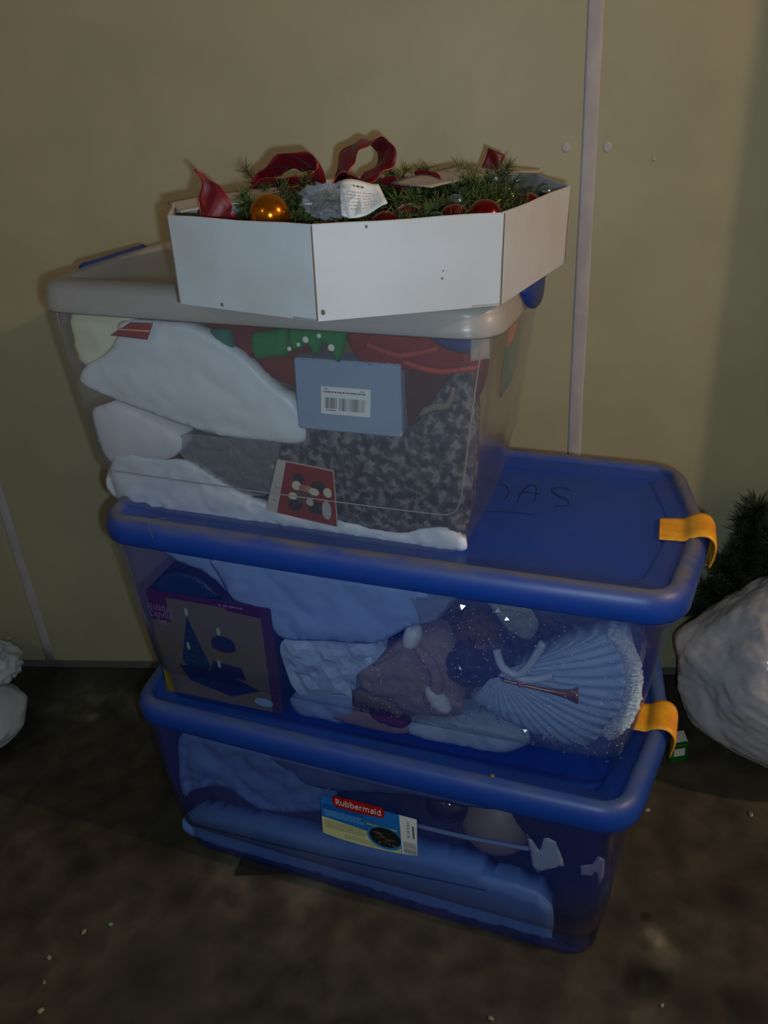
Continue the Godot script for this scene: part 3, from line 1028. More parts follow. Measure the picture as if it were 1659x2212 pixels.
func wreath() -> void:
	here = Vector3(0.13, LIDTOP + 0.004, 0.03)
	var w := inside("wreath", "artificial pine wreath with burgundy bows and glass balls lying in the white carton", "wreath", FC, here)
	var rnd := RandomNumberGenerator.new()
	rnd.seed = 77
	var at := []
	var shades := []
	var tw := Shape.new()
	var c := Vector3(0.128, LIDTOP + 0.057, 0.028)
	var ring := []
	for k in 49:
		var t := TAU * k / 48
		ring.append(c + wreath_dir(t) * 0.150)
	tube(tw, PackedVector3Array(ring), [0.010], 8)
	var fence := PackedVector2Array()
	for v in RIMS:
		fence.append(Vector2(lerpf(v.x, c.x, 0.035), lerpf(v.z, c.z, 0.035)))
	for k in 420:
		var t := TAU * k / 420 + rnd.randf_range(-0.02, 0.02)
		var o := wreath_dir(t)
		var r := rnd.randf_range(-1, 1)
		var a := c + o * (0.150 + 0.028 * r) + Vector3(0, rnd.randf_range(-0.02, 0.02), 0)
		var lift := rnd.randf_range(0.2, 1.0)
		var tang := Vector3(-o.z, 0, o.x)
		var dir := (o * r * 0.7 + Vector3.UP * lift * 0.75 + tang * rnd.randf_range(-0.7, 0.7)).normalized()
		var b := a + dir * rnd.randf_range(0.035, 0.060)
		if b.y < LIDTOP + BOXH and not Geometry2D.is_point_in_polygon(Vector2(b.x, b.z), fence):
			continue
		if b.x > 0.085 and b.x < 0.205 and b.z > 0.16 and b.y > LIDTOP + 0.085:
			continue
		tube(tw, PackedVector3Array([a, b]), [0.0012, 0.0007], 4)
		needles(at, shades, a, b, 60, 0.85, 0.85, Color(0.012, 0.032, 0.006), Color(0.085, 0.125, 0.022), rnd, fence)
	put("twigs", tw.done(), mat(Color(0.10, 0.12, 0.05), 0.8), w)
	var mm := MultiMesh.new()
	mm.mesh = needle_mesh(0.019, 0.0006)
	var nm := mat(Color.WHITE, 0.5, 0.5)
	nm.vertex_color_use_as_albedo = true
	sprig_buffer(mm, at, shades)
	var mi := MultiMeshInstance3D.new()
	mi.name = "needles"
	mi.multimesh = mm
	mi.material_override = nm
	mi.position = -here
	mi.set_meta("kind", "stuff")
	w.add_child(mi, true)
	# short gold metal strands added among the needles for their glints
	var gt := Shape.new(false)
	for k in 130:
		var t := TAU * rnd.randf()
		var o := wreath_dir(t)
		var p := c + o * rnd.randf_range(0.12, 0.185) + Vector3(0, rnd.randf_range(0.020, 0.045), 0)
		if not Geometry2D.is_point_in_polygon(Vector2(p.x, p.z), fence):
			continue
		var d := Vector3(rnd.randf_range(-1, 1), rnd.randf_range(-0.2, 1), rnd.randf_range(-1, 1)).normalized()
		box(gt, p, Vector3(0.0006, 0.006, 0.00015), Basis(Quaternion(Vector3.UP, d)))
	put("glint_strands", gt.done(), M.glint_strands, w).set_meta("kind", "stuff")
	# glass balls
	var cap := mat(Color(0.7, 0.55, 0.25), 0.3)
	cap.metallic = 1.0
	for q in [[0.052, 0.436, 0.200, 0.0230, "gold"], [0.292, 0.432, 0.160, 0.0195, "red_glass"], [0.258, 0.427, 0.160, 0.0190, "red_glass"], [0.316, 0.424, 0.030, 0.0195, "red_glass"], [0.190, 0.420, 0.195, 0.0220, "red_glass"],
		[0.244, 0.440, 0.100, 0.0090, "silver"], [0.262, 0.452, -0.02, 0.0085, "silver"], [0.326, 0.434, -0.050, 0.0090, "silver"], [0.02, 0.438, -0.02, 0.012, "green_glass"], [0.245, 0.430, 0.19, 0.012, "green_glass"], [0.15, 0.44, -0.10, 0.012, "green_glass"]]:
		var o := put("bauble", ball_mesh(Vector3(q[0], q[1], q[2]), Vector3.ONE * float(q[3]), 16), M[q[4]], w)
		o.set_meta("label", {"gold": "amber gold glass ball", "red_glass": "red glass ball", "silver": "small silvery ball", "green_glass": "small dark green glass ball"}[q[4]])
		var s := Shape.new()
		var r: float = q[3]
		tube(s, PackedVector3Array([Vector3(q[0], q[1] - r * 0.95, q[2]), Vector3(q[0], q[1] - r * 1.25, q[2])]), [r * 0.28], 8)
		put("bauble_cap", s.done(), cap, o).position = Vector3.ZERO
	# burgundy ribbon, wired with a glittering edge
	var loops := [
		# big standing loop
		[[Vector3(0.084, 0.448, 0.030), Vector3(0.074, 0.462, 0.022), Vector3(0.078, 0.486, 0.004), Vector3(0.096, 0.500, -0.018), Vector3(0.113, 0.490, -0.036), Vector3(0.112, 0.470, -0.034), Vector3(0.098, 0.455, -0.012), Vector3(0.088, 0.446, 0.010)], [0.014, 0.018, 0.021, 0.021, 0.019, 0.016], [Vector3(0.80, 0.0, 0.60), Vector3(0.85, 0.1, 0.5), Vector3(0.7, 0.0, 0.7)]],
		# lying loop to its left
		[[Vector3(-0.038, 0.452, 0.055), Vector3(-0.012, 0.470, 0.050), Vector3(0.018, 0.480, 0.048), Vector3(0.047, 0.474, 0.045), Vector3(0.055, 0.460, 0.050), Vector3(0.030, 0.452, 0.058), Vector3(-0.005, 0.454, 0.062), Vector3(-0.035, 0.446, 0.066)], [0.010, 0.018, 0.024, 0.024, 0.020, 0.016, 0.012], [Vector3(0.2, 0.5, 0.85), Vector3(0.1, 0.55, 0.8)]],
		[[Vector3(-0.045, 0.440, 0.085), Vector3(0.0, 0.444, 0.075), Vector3(0.045, 0.446, 0.06)], [0.012, 0.014], [Vector3(0.2, 0.4, 0.85)]],
		[[Vector3(0.060, 0.446, 0.030), Vector3(0.072, 0.462, 0.020), Vector3(0.090, 0.455, 0.010)], [0.014, 0.018], [Vector3(0.4, 0.2, 0.85)]],
		# end hanging over the left side
		[[Vector3(-0.036, 0.484, 0.203), Vector3(-0.028, 0.474, 0.202), Vector3(-0.020, 0.462, 0.205), Vector3(-0.012, 0.448, 0.212), Vector3(-0.006, 0.434, 0.214), Vector3(0.002, 0.424, 0.206)], [0.0012, 0.004, 0.015, 0.019, 0.020, 0.017], [Vector3(1.0, 0.25, 0.1), Vector3(1.0, 0.1, -0.3)]],
		# stub at the back right, tails between the sprigs
		[[Vector3(0.236, 0.450, -0.118), Vector3(0.241, 0.464, -0.120), Vector3(0.245, 0.478, -0.118)], [0.013, 0.0135], [Vector3(1, 0.05, 0.3)]],
		[[Vector3(0.160, 0.458, -0.02), Vector3(0.185, 0.460, 0.0), Vector3(0.205, 0.452, 0.02)], [0.004, 0.006], [Vector3(0.3, 0.7, 0.6)]],
		[[Vector3(0.130, 0.450, 0.02), Vector3(0.150, 0.452, 0.03), Vector3(0.165, 0.442, 0.05)], [0.012, 0.012], [Vector3(0.3, 0.4, 0.8)]],
		[[Vector3(0.196, 0.438, 0.175), Vector3(0.210, 0.440, 0.17), Vector3(0.222, 0.436, 0.16)], [0.008, 0.010], [Vector3(0.3, 0.6, 0.6)]]]
	for e in loops:
		var s := Shape.new()
		var pts := curve(e[0], 0.0035)
		strip(s, pts, e[1], e[2], 0.0005, 0.0022)
		var o := put("ribbon", s.done(), M.ribbon, w)
		for sg in [-1.0, 1.0]:
			var es := Shape.new()
			var edge := PackedVector3Array()
			for i in pts.size():
				var f := float(i) / maxi(pts.size() - 1, 1)
				var gw: float = f * (e[1].size() - 1)
				var kw := mini(int(gw), e[1].size() - 2)
				var wd: float = lerpf(e[1][kw], e[1][kw + 1], gw - kw)
				var gs: float = f * (e[2].size() - 1)
				var ks := mini(int(gs), e[2].size() - 2) if e[2].size() > 1 else 0
				var side: Vector3 = e[2][0] if e[2].size() == 1 else (e[2][ks] as Vector3).lerp(e[2][ks + 1], gs - ks)
				var d := (pts[mini(i + 1, pts.size() - 1)] - pts[maxi(i - 1, 0)]).normalized()
				side = (side - d * side.dot(d)).normalized()
				edge.append(pts[i] + side * wd * sg + d.cross(side) * 0.0022 * sin(sg * 3.1 + i * 0.35))
			tube(es, edge, [0.0007], 5)
			put("wired_edge", es.done(), M.ribbon_edge, o).position = Vector3.ZERO
	# paper tag in crumpled clear wrap
	var i := img(128, 96, Color(0.86, 0.84, 0.82))
	dashes(i, Rect2i(40, 16, 60, 12), 1, Color(0.35, 0.32, 0.32), 2, 5)
	dashes(i, Rect2i(10, 34, 110, 50), 6, Color(0.55, 0.52, 0.52), 3, 2)
	var ts := Shape.new()
	sheet(ts, [Vector3(0.132, 0.471, 0.182), Vector3(0.176, 0.470, 0.180), Vector3(0.196, 0.449, 0.204), Vector3(0.152, 0.436, 0.212)], 0.0006, Vector3(-0.15, 0.85, 0.5).normalized(), 8, 0.003)
	sheet(ts, [Vector3(0.134, 0.466, 0.186), Vector3(0.160, 0.462, 0.192), Vector3(0.170, 0.440, 0.212), Vector3(0.142, 0.438, 0.206)], 0.0006, Vector3(0.1, 0.8, 0.6).normalized(), 8, 0.003)
	put("paper_tag", ts.done(), printed(i, 0.6), w)
	var wr := ball_mesh(Vector3(0.124, 0.452, 0.196), Vector3(0.022, 0.013, 0.016), 16, 0.9, 0.022, 4, true, -9.0, false)
	var cm := mat(Color(0.75, 0.8, 0.9, 0.10), 0.06, 0.9)
	put("clear_wrap", wr, cm, w)

func wreath_dir(t: float) -> Vector3:
	# the ring is squeezed to fit its carton: long from front left to back right
	var d := Vector3(cos(t), 0, sin(t))
	var k := 1.0
	var ax := Vector3(0.62, 0, 0.78)
	k = 0.86 + 0.24 * pow(absf(d.dot(ax)), 2.0)
	return d * k

# ==================================================================== what shows through the totes
func top_tote_contents() -> void:
	var L := 0.055
	var z := fC(0.0)
	var F := FC
	var o := inside("plastic_bag", "big white plastic shopping bag with a red printed patch inside the cloudy top tote", "plastic bag", F, Vector3(-0.11, 0.14, 0.10))
	var bm := mat(Color(0.90, 0.93, 0.97, 0.80), 0.4, 0.5)
	put("film", pillow_mesh([-0.194, 0.293, -0.136, 0.296, -0.088, 0.292, -0.027, 0.260, 0.019, 0.217, 0.046, 0.198, 0.057, 0.144, -0.005, 0.137, -0.083, 0.139, -0.168, 0.158, -0.232, 0.176, -0.285, 0.196, -0.273, 0.222, -0.232, 0.245, -0.207, 0.270], 0.007, z, L, 0.06, 0.05, 0.008, 0.075, 21), bm, o)
	var ps := Shape.new()
	sheet(ps, [Vector3(-0.171, 0.296, z + 0.002 + L * 0.296), Vector3(-0.137, 0.297, z + 0.002 + L * 0.297), Vector3(-0.150, 0.274, z + 0.002 + L * 0.274), Vector3(-0.207, 0.276, z + 0.002 + L * 0.276)], 0.0008, Vector3(0, 0, 1), 5, 0.0006)
	put("printed_patch", ps.done(), mat(Color(0.55, 0.02, 0.10), 0.45), o)
	ps = Shape.new()
	sheet(ps, [Vector3(-0.190, 0.2868, z + 0.0032 + L * 0.286), Vector3(-0.143, 0.2872, z + 0.0032 + L * 0.286), Vector3(-0.144, 0.2855, z + 0.0032 + L * 0.286), Vector3(-0.192, 0.2848, z + 0.0032 + L * 0.286)], 0.0006, Vector3(0, 0, 1), 5, 0.0004)
	put("printed_line", ps.done(), mat(Color(0.85, 0.68, 0.5), 0.5), o)
	o = inside("yellow_bag", "pale yellow plastic sack in the upper left corner of the cloudy top tote", "plastic bag", F, Vector3(-0.25, 0.22, 0.10))
	put("film", pillow_mesh([-0.277, 0.300, -0.190, 0.300, -0.205, 0.268, -0.238, 0.241, -0.268, 0.222, -0.288, 0.224, -0.290, 0.260], 0.007, z - 0.012, L, 0.09, 0.04, 0.006, 0.15, 7), mat(Color(0.86, 0.86, 0.74), 0.5), o)
	o = inside("cotton_roll", "plump white roll of batting at the left inside the cloudy top tote", "cotton roll", F, Vector3(-0.21, 0.08, 0.08))
	put("batting", pillow_mesh([-0.284, 0.146, -0.259, 0.165, -0.231, 0.168, -0.171, 0.145, -0.144, 0.132, -0.139, 0.110, -0.168, 0.088, -0.225, 0.078, -0.276, 0.074], 0.007, z - 0.004, L, 0.11, 0.05, 0.003, 0.12, 9), mat(Color(0.84, 0.84, 0.88), 0.9, 0.2), o)
	# green felt
	var gm := mat(Color(0.03, 0.47, 0.20), 0.9, 0.2)
	bumpy(gm, noise_tex(0.1, 3, [0.0, 1.0], [Color.BLACK, Color.WHITE], 128), 0.08, 14.0)
	o = inside("felt_piece", "plain green felt square beside the white bag in the cloudy top tote", "felt", F, Vector3(0.02, 0.255, 0.16))
	put("felt", pillow_mesh([-0.003, 0.286, 0.022, 0.293, 0.046, 0.295, 0.045, 0.263, 0.020, 0.258, -0.002, 0.254], 0.006, z - 0.004, L, 0.03, 0.010, 0.002, 0.2, 2), gm, o)
	o = inside("felt_cuff", "green felt cuff with zigzag points and white spots in the cloudy top tote", "felt", F, Vector3(0.09, 0.256, 0.16))
	put("felt", pillow_mesh([0.050, 0.300, 0.128, 0.302, 0.126, 0.282, 0.114, 0.254, 0.104, 0.278, 0.097, 0.284, 0.084, 0.262, 0.077, 0.279, 0.064, 0.272, 0.049, 0.269], 0.0045, z - 0.003, L, 0.02, 0.007, 0.001, 0.2, 3, true, false), gm, o)
	for q in [[0.0765, 0.288, 0.0042], [0.110, 0.280, 0.0045], [0.053, 0.2745, 0.003], [0.066, 0.281, 0.0026], [0.095, 0.294, 0.003]]:
		put("spot", ball_mesh(Vector3(q[0], q[1], z - 0.003 + L * float(q[1])), Vector3(q[2], q[2], 0.0012), 8), M.white, o)
	o = inside("felt_scrap", "small teal scrap of felt at the edge of the white bag in the top tote", "felt", F, Vector3(-0.05, 0.262, 0.15))
	put("felt", pillow_mesh([-0.068, 0.284, -0.042, 0.288, -0.038, 0.262, -0.052, 0.268], 0.005, z - 0.012, L, 0.03, 0.01, 0.001, 0.2, 2), mat(Color(0.05, 0.42, 0.36), 0.9), o)
	# reds
	o = inside("red_cloth", "crumpled red cloth behind the green felt in the cloudy top tote", "cloth", F, Vector3(0.0, 0.215, 0.10))
	put("cloth", pillow_mesh([-0.088, 0.300, 0.056, 0.302, 0.060, 0.240, 0.052, 0.215, 0.007, 0.222, -0.040, 0.262], 0.008, z - 0.024, L, 0.08, 0.03, 0.012, 0.14, 12), mat(Color(0.42, 0.06, 0.10), 0.85, 0.2), o)
	o = inside("red_felt_skirt", "crimson glitter skirt with two pink scalloped bands at the top right of the cloudy tote", "cloth", F, Vector3(0.21, 0.25, 0.12))
	var rm := mat(Color(0.50, 0.02, 0.09), 0.7, 0.4)
	put("cloth", pillow_mesh([0.129, 0.300, 0.200, 0.303, 0.285, 0.304, 0.290, 0.273, 0.288, 0.260, 0.221, 0.253, 0.155, 0.256, 0.136, 0.265], 0.007, z - 0.008, L, 0.09, 0.03, 0.008, 0.12, 15), rm, o)
	for q in [[[0.158, 0.286, 0.198, 0.277, 0.243, 0.287]], [[0.204, 0.267, 0.244, 0.260, 0.289, 0.267]]]:
		var s := Shape.new()
		var e: Array = q[0]
		var cc := curve([Vector3(e[0], e[1], z - 0.006 + L * e[1]), Vector3(e[2], e[3], z - 0.003 + L * e[3]), Vector3(e[4], e[5], z - 0.006 + L * e[5])], 0.0035)
		for p in cc:
			ball(s, p, Vector3(0.0028, 0.0040, 0.003), 5)
		put("scalloped_band", s.done(), mat(Color(0.62, 0.16, 0.14), 0.6), o)
	var gl := Shape.new(false)
	rng.seed = 8
	for k in 46:
		var p := Vector2(rng.randf_range(0.14, 0.285), rng.randf_range(0.258, 0.300))
		ball(gl, Vector3(p.x, p.y, z - 0.005 + L * p.y), Vector3.ONE * 0.0007, 3)
	put("sparkle", gl.done(), M.silver, o).set_meta("kind", "stuff")
	o = inside("maroon_cloth", "dark maroon cloth beneath the crimson skirt in the cloudy top tote", "cloth", F, Vector3(0.24, 0.17, 0.10))
	put("cloth", pillow_mesh([0.180, 0.262, 0.290, 0.262, 0.286, 0.215, 0.255, 0.190, 0.206, 0.160, 0.180, 0.165], 0.008, z - 0.022, L, 0.08, 0.03, 0.010, 0.12, 16), mat(Color(0.26, 0.03, 0.12), 0.8), o)
	o = inside("blue_cloth", "dark blue cloth in the top right corner of the cloudy tote", "cloth", F, Vector3(0.27, 0.28, 0.12))
	put("cloth", pillow_mesh([0.232, 0.305, 0.289, 0.306, 0.288, 0.284, 0.255, 0.286], 0.006, z + 0.0, L, 0.05, 0.01, 0.003, 0.15, 17), mat(Color(0.08, 0.14, 0.42), 0.8), o)
	# slate box with a price sticker
	o = inside("gift_box", "slate blue box with a white barcode sticker in the middle of the cloudy top tote", "box", F, Vector3(0.125, 0.160, 0.15))
	var turn := Basis(Vector3.BACK, 0.012) * Basis(Vector3.RIGHT, -0.05)
	put("carton", box_mesh(Vector3(0.0715, 0.0475, 0.022), 0.002), mat(Color(0.50, 0.58, 0.70), 0.6), o).transform = Transform3D(turn, Vector3(0.1245, 0.2125, z - 0.018) - here)
	var i := img(256, 132, Color(0.84, 0.85, 0.86))
	dashes(i, Rect2i(10, 10, 40, 8), 1, Color(0.3, 0.3, 0.34), 1, 4)
	dashes(i, Rect2i(200, 12, 46, 8), 1, Color(0.3, 0.3, 0.34), 2, 4)
	dashes(i, Rect2i(10, 22, 236, 10), 1, Color(0.2, 0.2, 0.25), 4, 6)
	bars(i, Rect2i(20, 52, 62, 52), Color(0.08, 0.08, 0.12), 3)
	bars(i, Rect2i(96, 52, 132, 60), Color(0.08, 0.08, 0.12), 6)
	dashes(i, Rect2i(22, 110, 60, 8), 1, Color(0.2, 0.2, 0.25), 7, 5)
	var ls := Shape.new(false)
	for q in [[0, 0], [1, 0], [1, 1], [0, 0], [1, 1], [0, 1]]:
		ls.v(Vector3(0.0895 + 0.0675 * q[0] - 0.002 * q[1], 0.2255 - 0.0365 * q[1], 0), Vector2(q[0], q[1]))
	put("price_sticker", ls.done(), printed(i), o).transform = Transform3D(turn, turn * (Vector3(-0.1245, -0.2125, 0.0226)) + Vector3(0.1245, 0.2125, z - 0.018) - here)
	# mottled cloth
	var mm := noisy(mat(Color.WHITE, 0.9, 0.2), noise_tex(0.022, 5, [0.30, 0.46, 0.54, 0.68], [Color(0.17, 0.18, 0.25), Color(0.25, 0.25, 0.31), Color(0.35, 0.34, 0.39), Color(0.50, 0.48, 0.51)], 512, FastNoiseLite.TYPE_SIMPLEX_SMOOTH, 13), 5.0)
	o = inside("mottled_cloth", "crumpled grey and brown mottled cloth in the lower right of the cloudy top tote", "cloth", F, Vector3(0.16, 0.01, 0.08))
	put("cloth", pillow_mesh([0.040, 0.154, 0.10, 0.165, 0.192, 0.172, 0.225, 0.200, 0.250, 0.240, 0.284, 0.258, 0.284, 0.064, 0.266, 0.030, 0.225, 0.026, 0.181, 0.016, 0.106, 0.020, 0.070, 0.040, 0.015, 0.105], 0.0055, z - 0.002, L, 0.10, 0.03, 0.012, 0.20, 18), mm, o)
	o = inside("dry_leaf", "curled beige leaf on the mottled cloth in the cloudy top tote", "leaf", F, Vector3(0.24, 0.20, 0.17))
	put("blade", pillow_mesh([0.214, 0.195, 0.226, 0.212, 0.240, 0.220, 0.255, 0.222, 0.262, 0.243, 0.267, 0.246, 0.266, 0.226, 0.258, 0.212, 0.237, 0.206], 0.004, z + 0.001, L, 0.006, 0.004, 0.001, 0.2, 19, true, false), mat(Color(0.44, 0.40, 0.38), 0.7), o)
	# clear wrap, red card, tissue
	o = inside("clear_wrap", "crinkled clear cellophane left of the red card in the cloudy top tote", "cellophane", F, Vector3(-0.06, 0.05, 0.12))
	put("film", pillow_mesh([-0.140, 0.128, -0.06, 0.134, 0.018, 0.138, 0.020, 0.097, -0.018, 0.047, -0.076, 0.054, -0.141, 0.092], 0.006, z - 0.004, L, 0.05, 0.02, 0.012, 0.22, 22, false), mat(Color(0.60, 0.62, 0.66, 0.35), 0.08, 0.9), o)
	o = inside("dark_cloth", "dark grey cloth behind the clear cellophane in the cloudy top tote", "cloth", F, Vector3(-0.06, 0.02, 0.05))
	put("cloth", pillow_mesh([-0.15, 0.15, 0.05, 0.16, 0.06, 0.03, -0.15, 0.04], 0.012, z - 0.05, L, 0.06, 0.03, 0.008, 0.15, 23), mat(Color(0.34, 0.34, 0.38), 0.9), o)
	i = img(160, 160, Color(0.50, 0.02, 0.09))
	i.fill_rect(Rect2i(0, 0, 26, 160), Color(0.72, 0.70, 0.68))
	dashes(i, Rect2i(8, 8, 12, 146), 18, Color(0.4, 0.38, 0.38), 3, 2)
	for q in [[66, 40, 15, 15, Color(0.07, 0.08, 0.13)], [64, 118, 16, 22, Color(0.07, 0.08, 0.13)], [118, 52, 18, 16, Color(0.07, 0.08, 0.13)], [112, 116, 22, 20, Color(0.10, 0.12, 0.16)], [84, 88, 26, 24, Color(0.33, 0.26, 0.22)], [62, 62, 12, 14, Color(0.80, 0.78, 0.72)], [80, 66, 12, 10, Color(0.62, 0.42, 0.32)], [94, 66, 10, 10, Color(0.66, 0.50, 0.38)], [108, 70, 13, 11, Color(0.80, 0.78, 0.72)], [142, 64, 11, 14, Color(0.80, 0.78, 0.72)], [56, 96, 11, 11, Color(0.82, 0.80, 0.76)], [98, 104, 9, 11, Color(0.7, 0.68, 0.62)], [138, 116, 11, 28, Color(0.66, 0.66, 0.66)]]:
		ell(i, Vector2(q[0], q[1]), Vector2(q[2], q[3]), q[4])
	o = inside("ornament_card", "red card with dark and white printed figures near the cloudy tote's bottom", "card", F, Vector3(0.05, 0.02, 0.16))
	var cs := Shape.new(false)
	sheet(cs, [Vector3(0.019, 0.116, z + 0.002 + L * 0.116), Vector3(0.100, 0.109, z + 0.002 + L * 0.109), Vector3(0.099, 0.022, z + 0.002 + L * 0.022), Vector3(-0.009, 0.033, z + 0.002 + L * 0.033)], 0.004, Vector3(0, -0.055, 1).normalized(), 5)
	put("card", cs.done(), printed(i, 0.5), o)
	o = inside("tissue_paper", "sheet of white tissue paper lining the bottom of the cloudy top tote", "tissue paper", F, Vector3(0.0, 0.005, 0.08))
	put("sheet", pillow_mesh([-0.262, 0.080, -0.235, 0.092, -0.185, 0.086, -0.137, 0.090, -0.083, 0.061, -0.021, 0.036, 0.040, 0.030, 0.106, 0.024, 0.181, 0.018, 0.225, 0.032, 0.262, 0.036, 0.268, 0.002, 0.076, 0.001, -0.262, 0.002], 0.008, z + 0.001, L, 0.03, 0.03, 0.012, 0.13, 25), mat(Color(0.82, 0.85, 0.90), 0.7, 0.3), o)

func middle_tote_contents() -> void:  # pale things here are coloured bluish for the tint of the tote plastic
	var L := 0.02
	var z := fB(0.0)
	var F := FB
	# gold candle box
	var o := inside("candle_box", "gold carton of holiday candles with red corner tag, at the left of the middle tote", "box", F, Vector3(-0.25, 0.004, 0.10))
	var i := img(256, 256, Color(0.43, 0.39, 0.08))
	i.fill_rect(Rect2i(0, 0, 256, 14), Color(0.30, 0.03, 0.05))
	fill_poly(i, poly([150, 0, 256, 0, 256, 26, 170, 20]), Color(0.30, 0.03, 0.05))
	i.fill_rect(Rect2i(0, 0, 40, 72), Color(0.32, 0.03, 0.07))
	i.fill_rect(Rect2i(236, 0, 20, 256), Color(0.30, 0.16, 0.06))
	dashes(i, Rect2i(150, 8, 70, 8), 1, Color(0.6, 0.5, 0.5), 4, 4)
	fill_poly(i, poly([78, 50, 92, 100, 112, 168, 104, 180, 60, 176, 50, 162, 66, 100]), Color(0.02, 0.16, 0.13))
	for k in 6:
		fill_poly(i, poly([72 - k * 3, 84 + k * 15, 90 + k * 3, 90 + k * 15, 90 + k * 3, 92 + k * 15, 72 - k * 3, 87 + k * 15]), Color(0.05, 0.26, 0.20))
	ell(i, Vector2(148, 104), Vector2(26, 20), Color(0.03, 0.15, 0.11))
	i.fill_rect(Rect2i(124, 108, 50, 10), Color(0.17, 0.09, 0.06))
	fill_poly(i, poly([120, 150, 180, 156, 186, 186, 110, 180]), Color(0.10, 0.05, 0.05))
	fill_poly(i, poly([40, 176, 150, 180, 214, 206, 150, 236, 60, 214]), Color(0.05, 0.08, 0.16))
	for q in [[79, 40], [142, 74], [70, 124], [132, 156]]:
		ell(i, Vector2(q[0], q[1]), Vector2(4, 10), Color(0.62, 0.72, 0.60))
	ell(i, Vector2(218, 234), Vector2(20, 11), Color(0.52, 0.66, 0.78))
	var lo := Vector2(-0.352, 0.006)
	var hi := Vector2(-0.146, 0.208)
	var s := Shape.new(false)
	for q in [[0, 0], [1, 0], [1, 1], [0, 0], [1, 1], [0, 1]]:
		var x := lerpf(lo.x, hi.x, q[0])
		var y := lerpf(hi.y, lo.y, q[1])
		s.v(Vector3(x, y, z - 0.003 + L * y), Vector2(q[0], q[1]))
	put("front_print", s.done(), printed(i, 0.5), o)
	put("carton", box_mesh(Vector3(0.103, 0.101, 0.045), 0.0015), mat(Color(0.20, 0.19, 0.08), 0.6), o).transform = Transform3D(Basis(Vector3.RIGHT, 0.02), Vector3(-0.249, 0.107, z - 0.049 + L * 0.107) - here)
	put("hang_flap", pillow_mesh([-0.348, 0.204, -0.322, 0.234, -0.297, 0.250, -0.274, 0.252, -0.246, 0.237, -0.222, 0.209, -0.262, 0.204], 0.008, z - 0.003, L, 0.004, 0.002, 0.0, 0.2, 2, true, false), mat(Color(0.02, 0.17, 0.17), 0.5), o)
	var lines := ["Holiday", "Candle", "Set"]
	for k in 3:
		var t := text_mesh(lines[k], 0.011, false, true)
		var m := put("lettering", t, mat(Color(0.62, 0.50, 0.52), 0.5), o)
		m.transform = Transform3D(Basis.from_scale(Vector3(0.8, 0.95, 1)), Vector3(-0.333, 0.176 - 0.0125 * k, z - 0.0018 + L * 0.17) - here)
	# tissue, with the blue cast of the tote walls in its colour
	var tm: StandardMaterial3D = M.tissue
	o = inside("tissue_paper", "broad tissue sheet, coloured with the blue cast of the tote, hanging across the top of the middle tote", "tissue paper", F, Vector3(-0.08, 0.152, 0.10))
	put("sheet", pillow_mesh([-0.232, 0.279, -0.151, 0.281, 0.072, 0.279, 0.081, 0.228, 0.057, 0.208, 0.009, 0.173, -0.063, 0.162, -0.129, 0.152, -0.164, 0.172, -0.205, 0.205, -0.228, 0.250], 0.0075, z + 0.0005, L, 0.09, 0.03, 0.010, 0.10, 31), tm, o)
	o = inside("tissue_paper", "tissue sheet, coloured with the blue cast of the tote, behind the dark flap of the gold candle box", "tissue paper", F, Vector3(-0.28, 0.22, 0.10))
	put("sheet", pillow_mesh([-0.331, 0.279, -0.222, 0.280, -0.215, 0.212, -0.258, 0.240, -0.297, 0.252], 0.0075, z - 0.012, L, 0.05, 0.02, 0.005, 0.12, 32), tm, o)
	o = inside("tissue_paper", "small folded corner of tissue to the right of the broad sheet in the middle tote", "tissue paper", F, Vector3(0.10, 0.219, 0.14))
	put("sheet", pillow_mesh([0.062, 0.266, 0.134, 0.278, 0.103, 0.229, 0.080, 0.219], 0.006, z - 0.004, L, 0.02, 0.006, 0.002, 0.12, 33, false, false), mat(Color(0.46, 0.52, 0.64), 0.7), o)
	o = inside("tissue_wad", "crumpled wad of white tissue right of the gold candle box in the middle tote", "tissue paper", F, Vector3(-0.06, 0.036, 0.12))
	put("wad", pillow_mesh([-0.132, 0.150, -0.034, 0.166, 0.028, 0.178, 0.010, 0.139, -0.020, 0.106, -0.028, 0.059, -0.080, 0.037, -0.117, 0.046, -0.135, 0.085], 0.0105, z + 0.0, L, 0.06, 0.03, 0.022, 0.11, 34, false), mat(Color(0.62, 0.72, 0.84), 0.6), o)
	o = inside("tissue_wad", "white tissue pushed down in the bottom of the middle tote beside the candle box", "tissue paper", F, Vector3(-0.08, 0.004, 0.12))
	put("wad", pillow_mesh([-0.128, 0.040, -0.034, 0.054, -0.042, 0.008, -0.085, 0.004, -0.124, 0.006], 0.0075, z + 0.0, L, 0.08, 0.02, 0.012, 0.15, 35), mat(Color(0.50, 0.60, 0.76), 0.7), o)
	# figure in pale clothes
	o = inside("cloth_doll", "soft beige and pink figure with white mittens in clear wrap, centre of the middle tote", "doll", F, Vector3(0.06, 0.045, 0.10))
	put("coat", pillow_mesh([-0.023, 0.110, 0.020, 0.145, 0.043, 0.172, 0.090, 0.192, 0.124, 0.168, 0.118, 0.113, 0.137, 0.065, 0.060, 0.048, 0.003, 0.060], 0.007, z - 0.006, L, 0.09, 0.035, 0.014, 0.14, 36), mat(Color(0.52, 0.47, 0.44), 0.85), o)
	put("sash", pillow_mesh([0.066, 0.178, 0.095, 0.170, 0.112, 0.120, 0.100, 0.078, 0.080, 0.082, 0.092, 0.125], 0.006, z - 0.003, L, 0.02, 0.01, 0.004, 0.2, 37), mat(Color(0.56, 0.45, 0.46), 0.8), o)
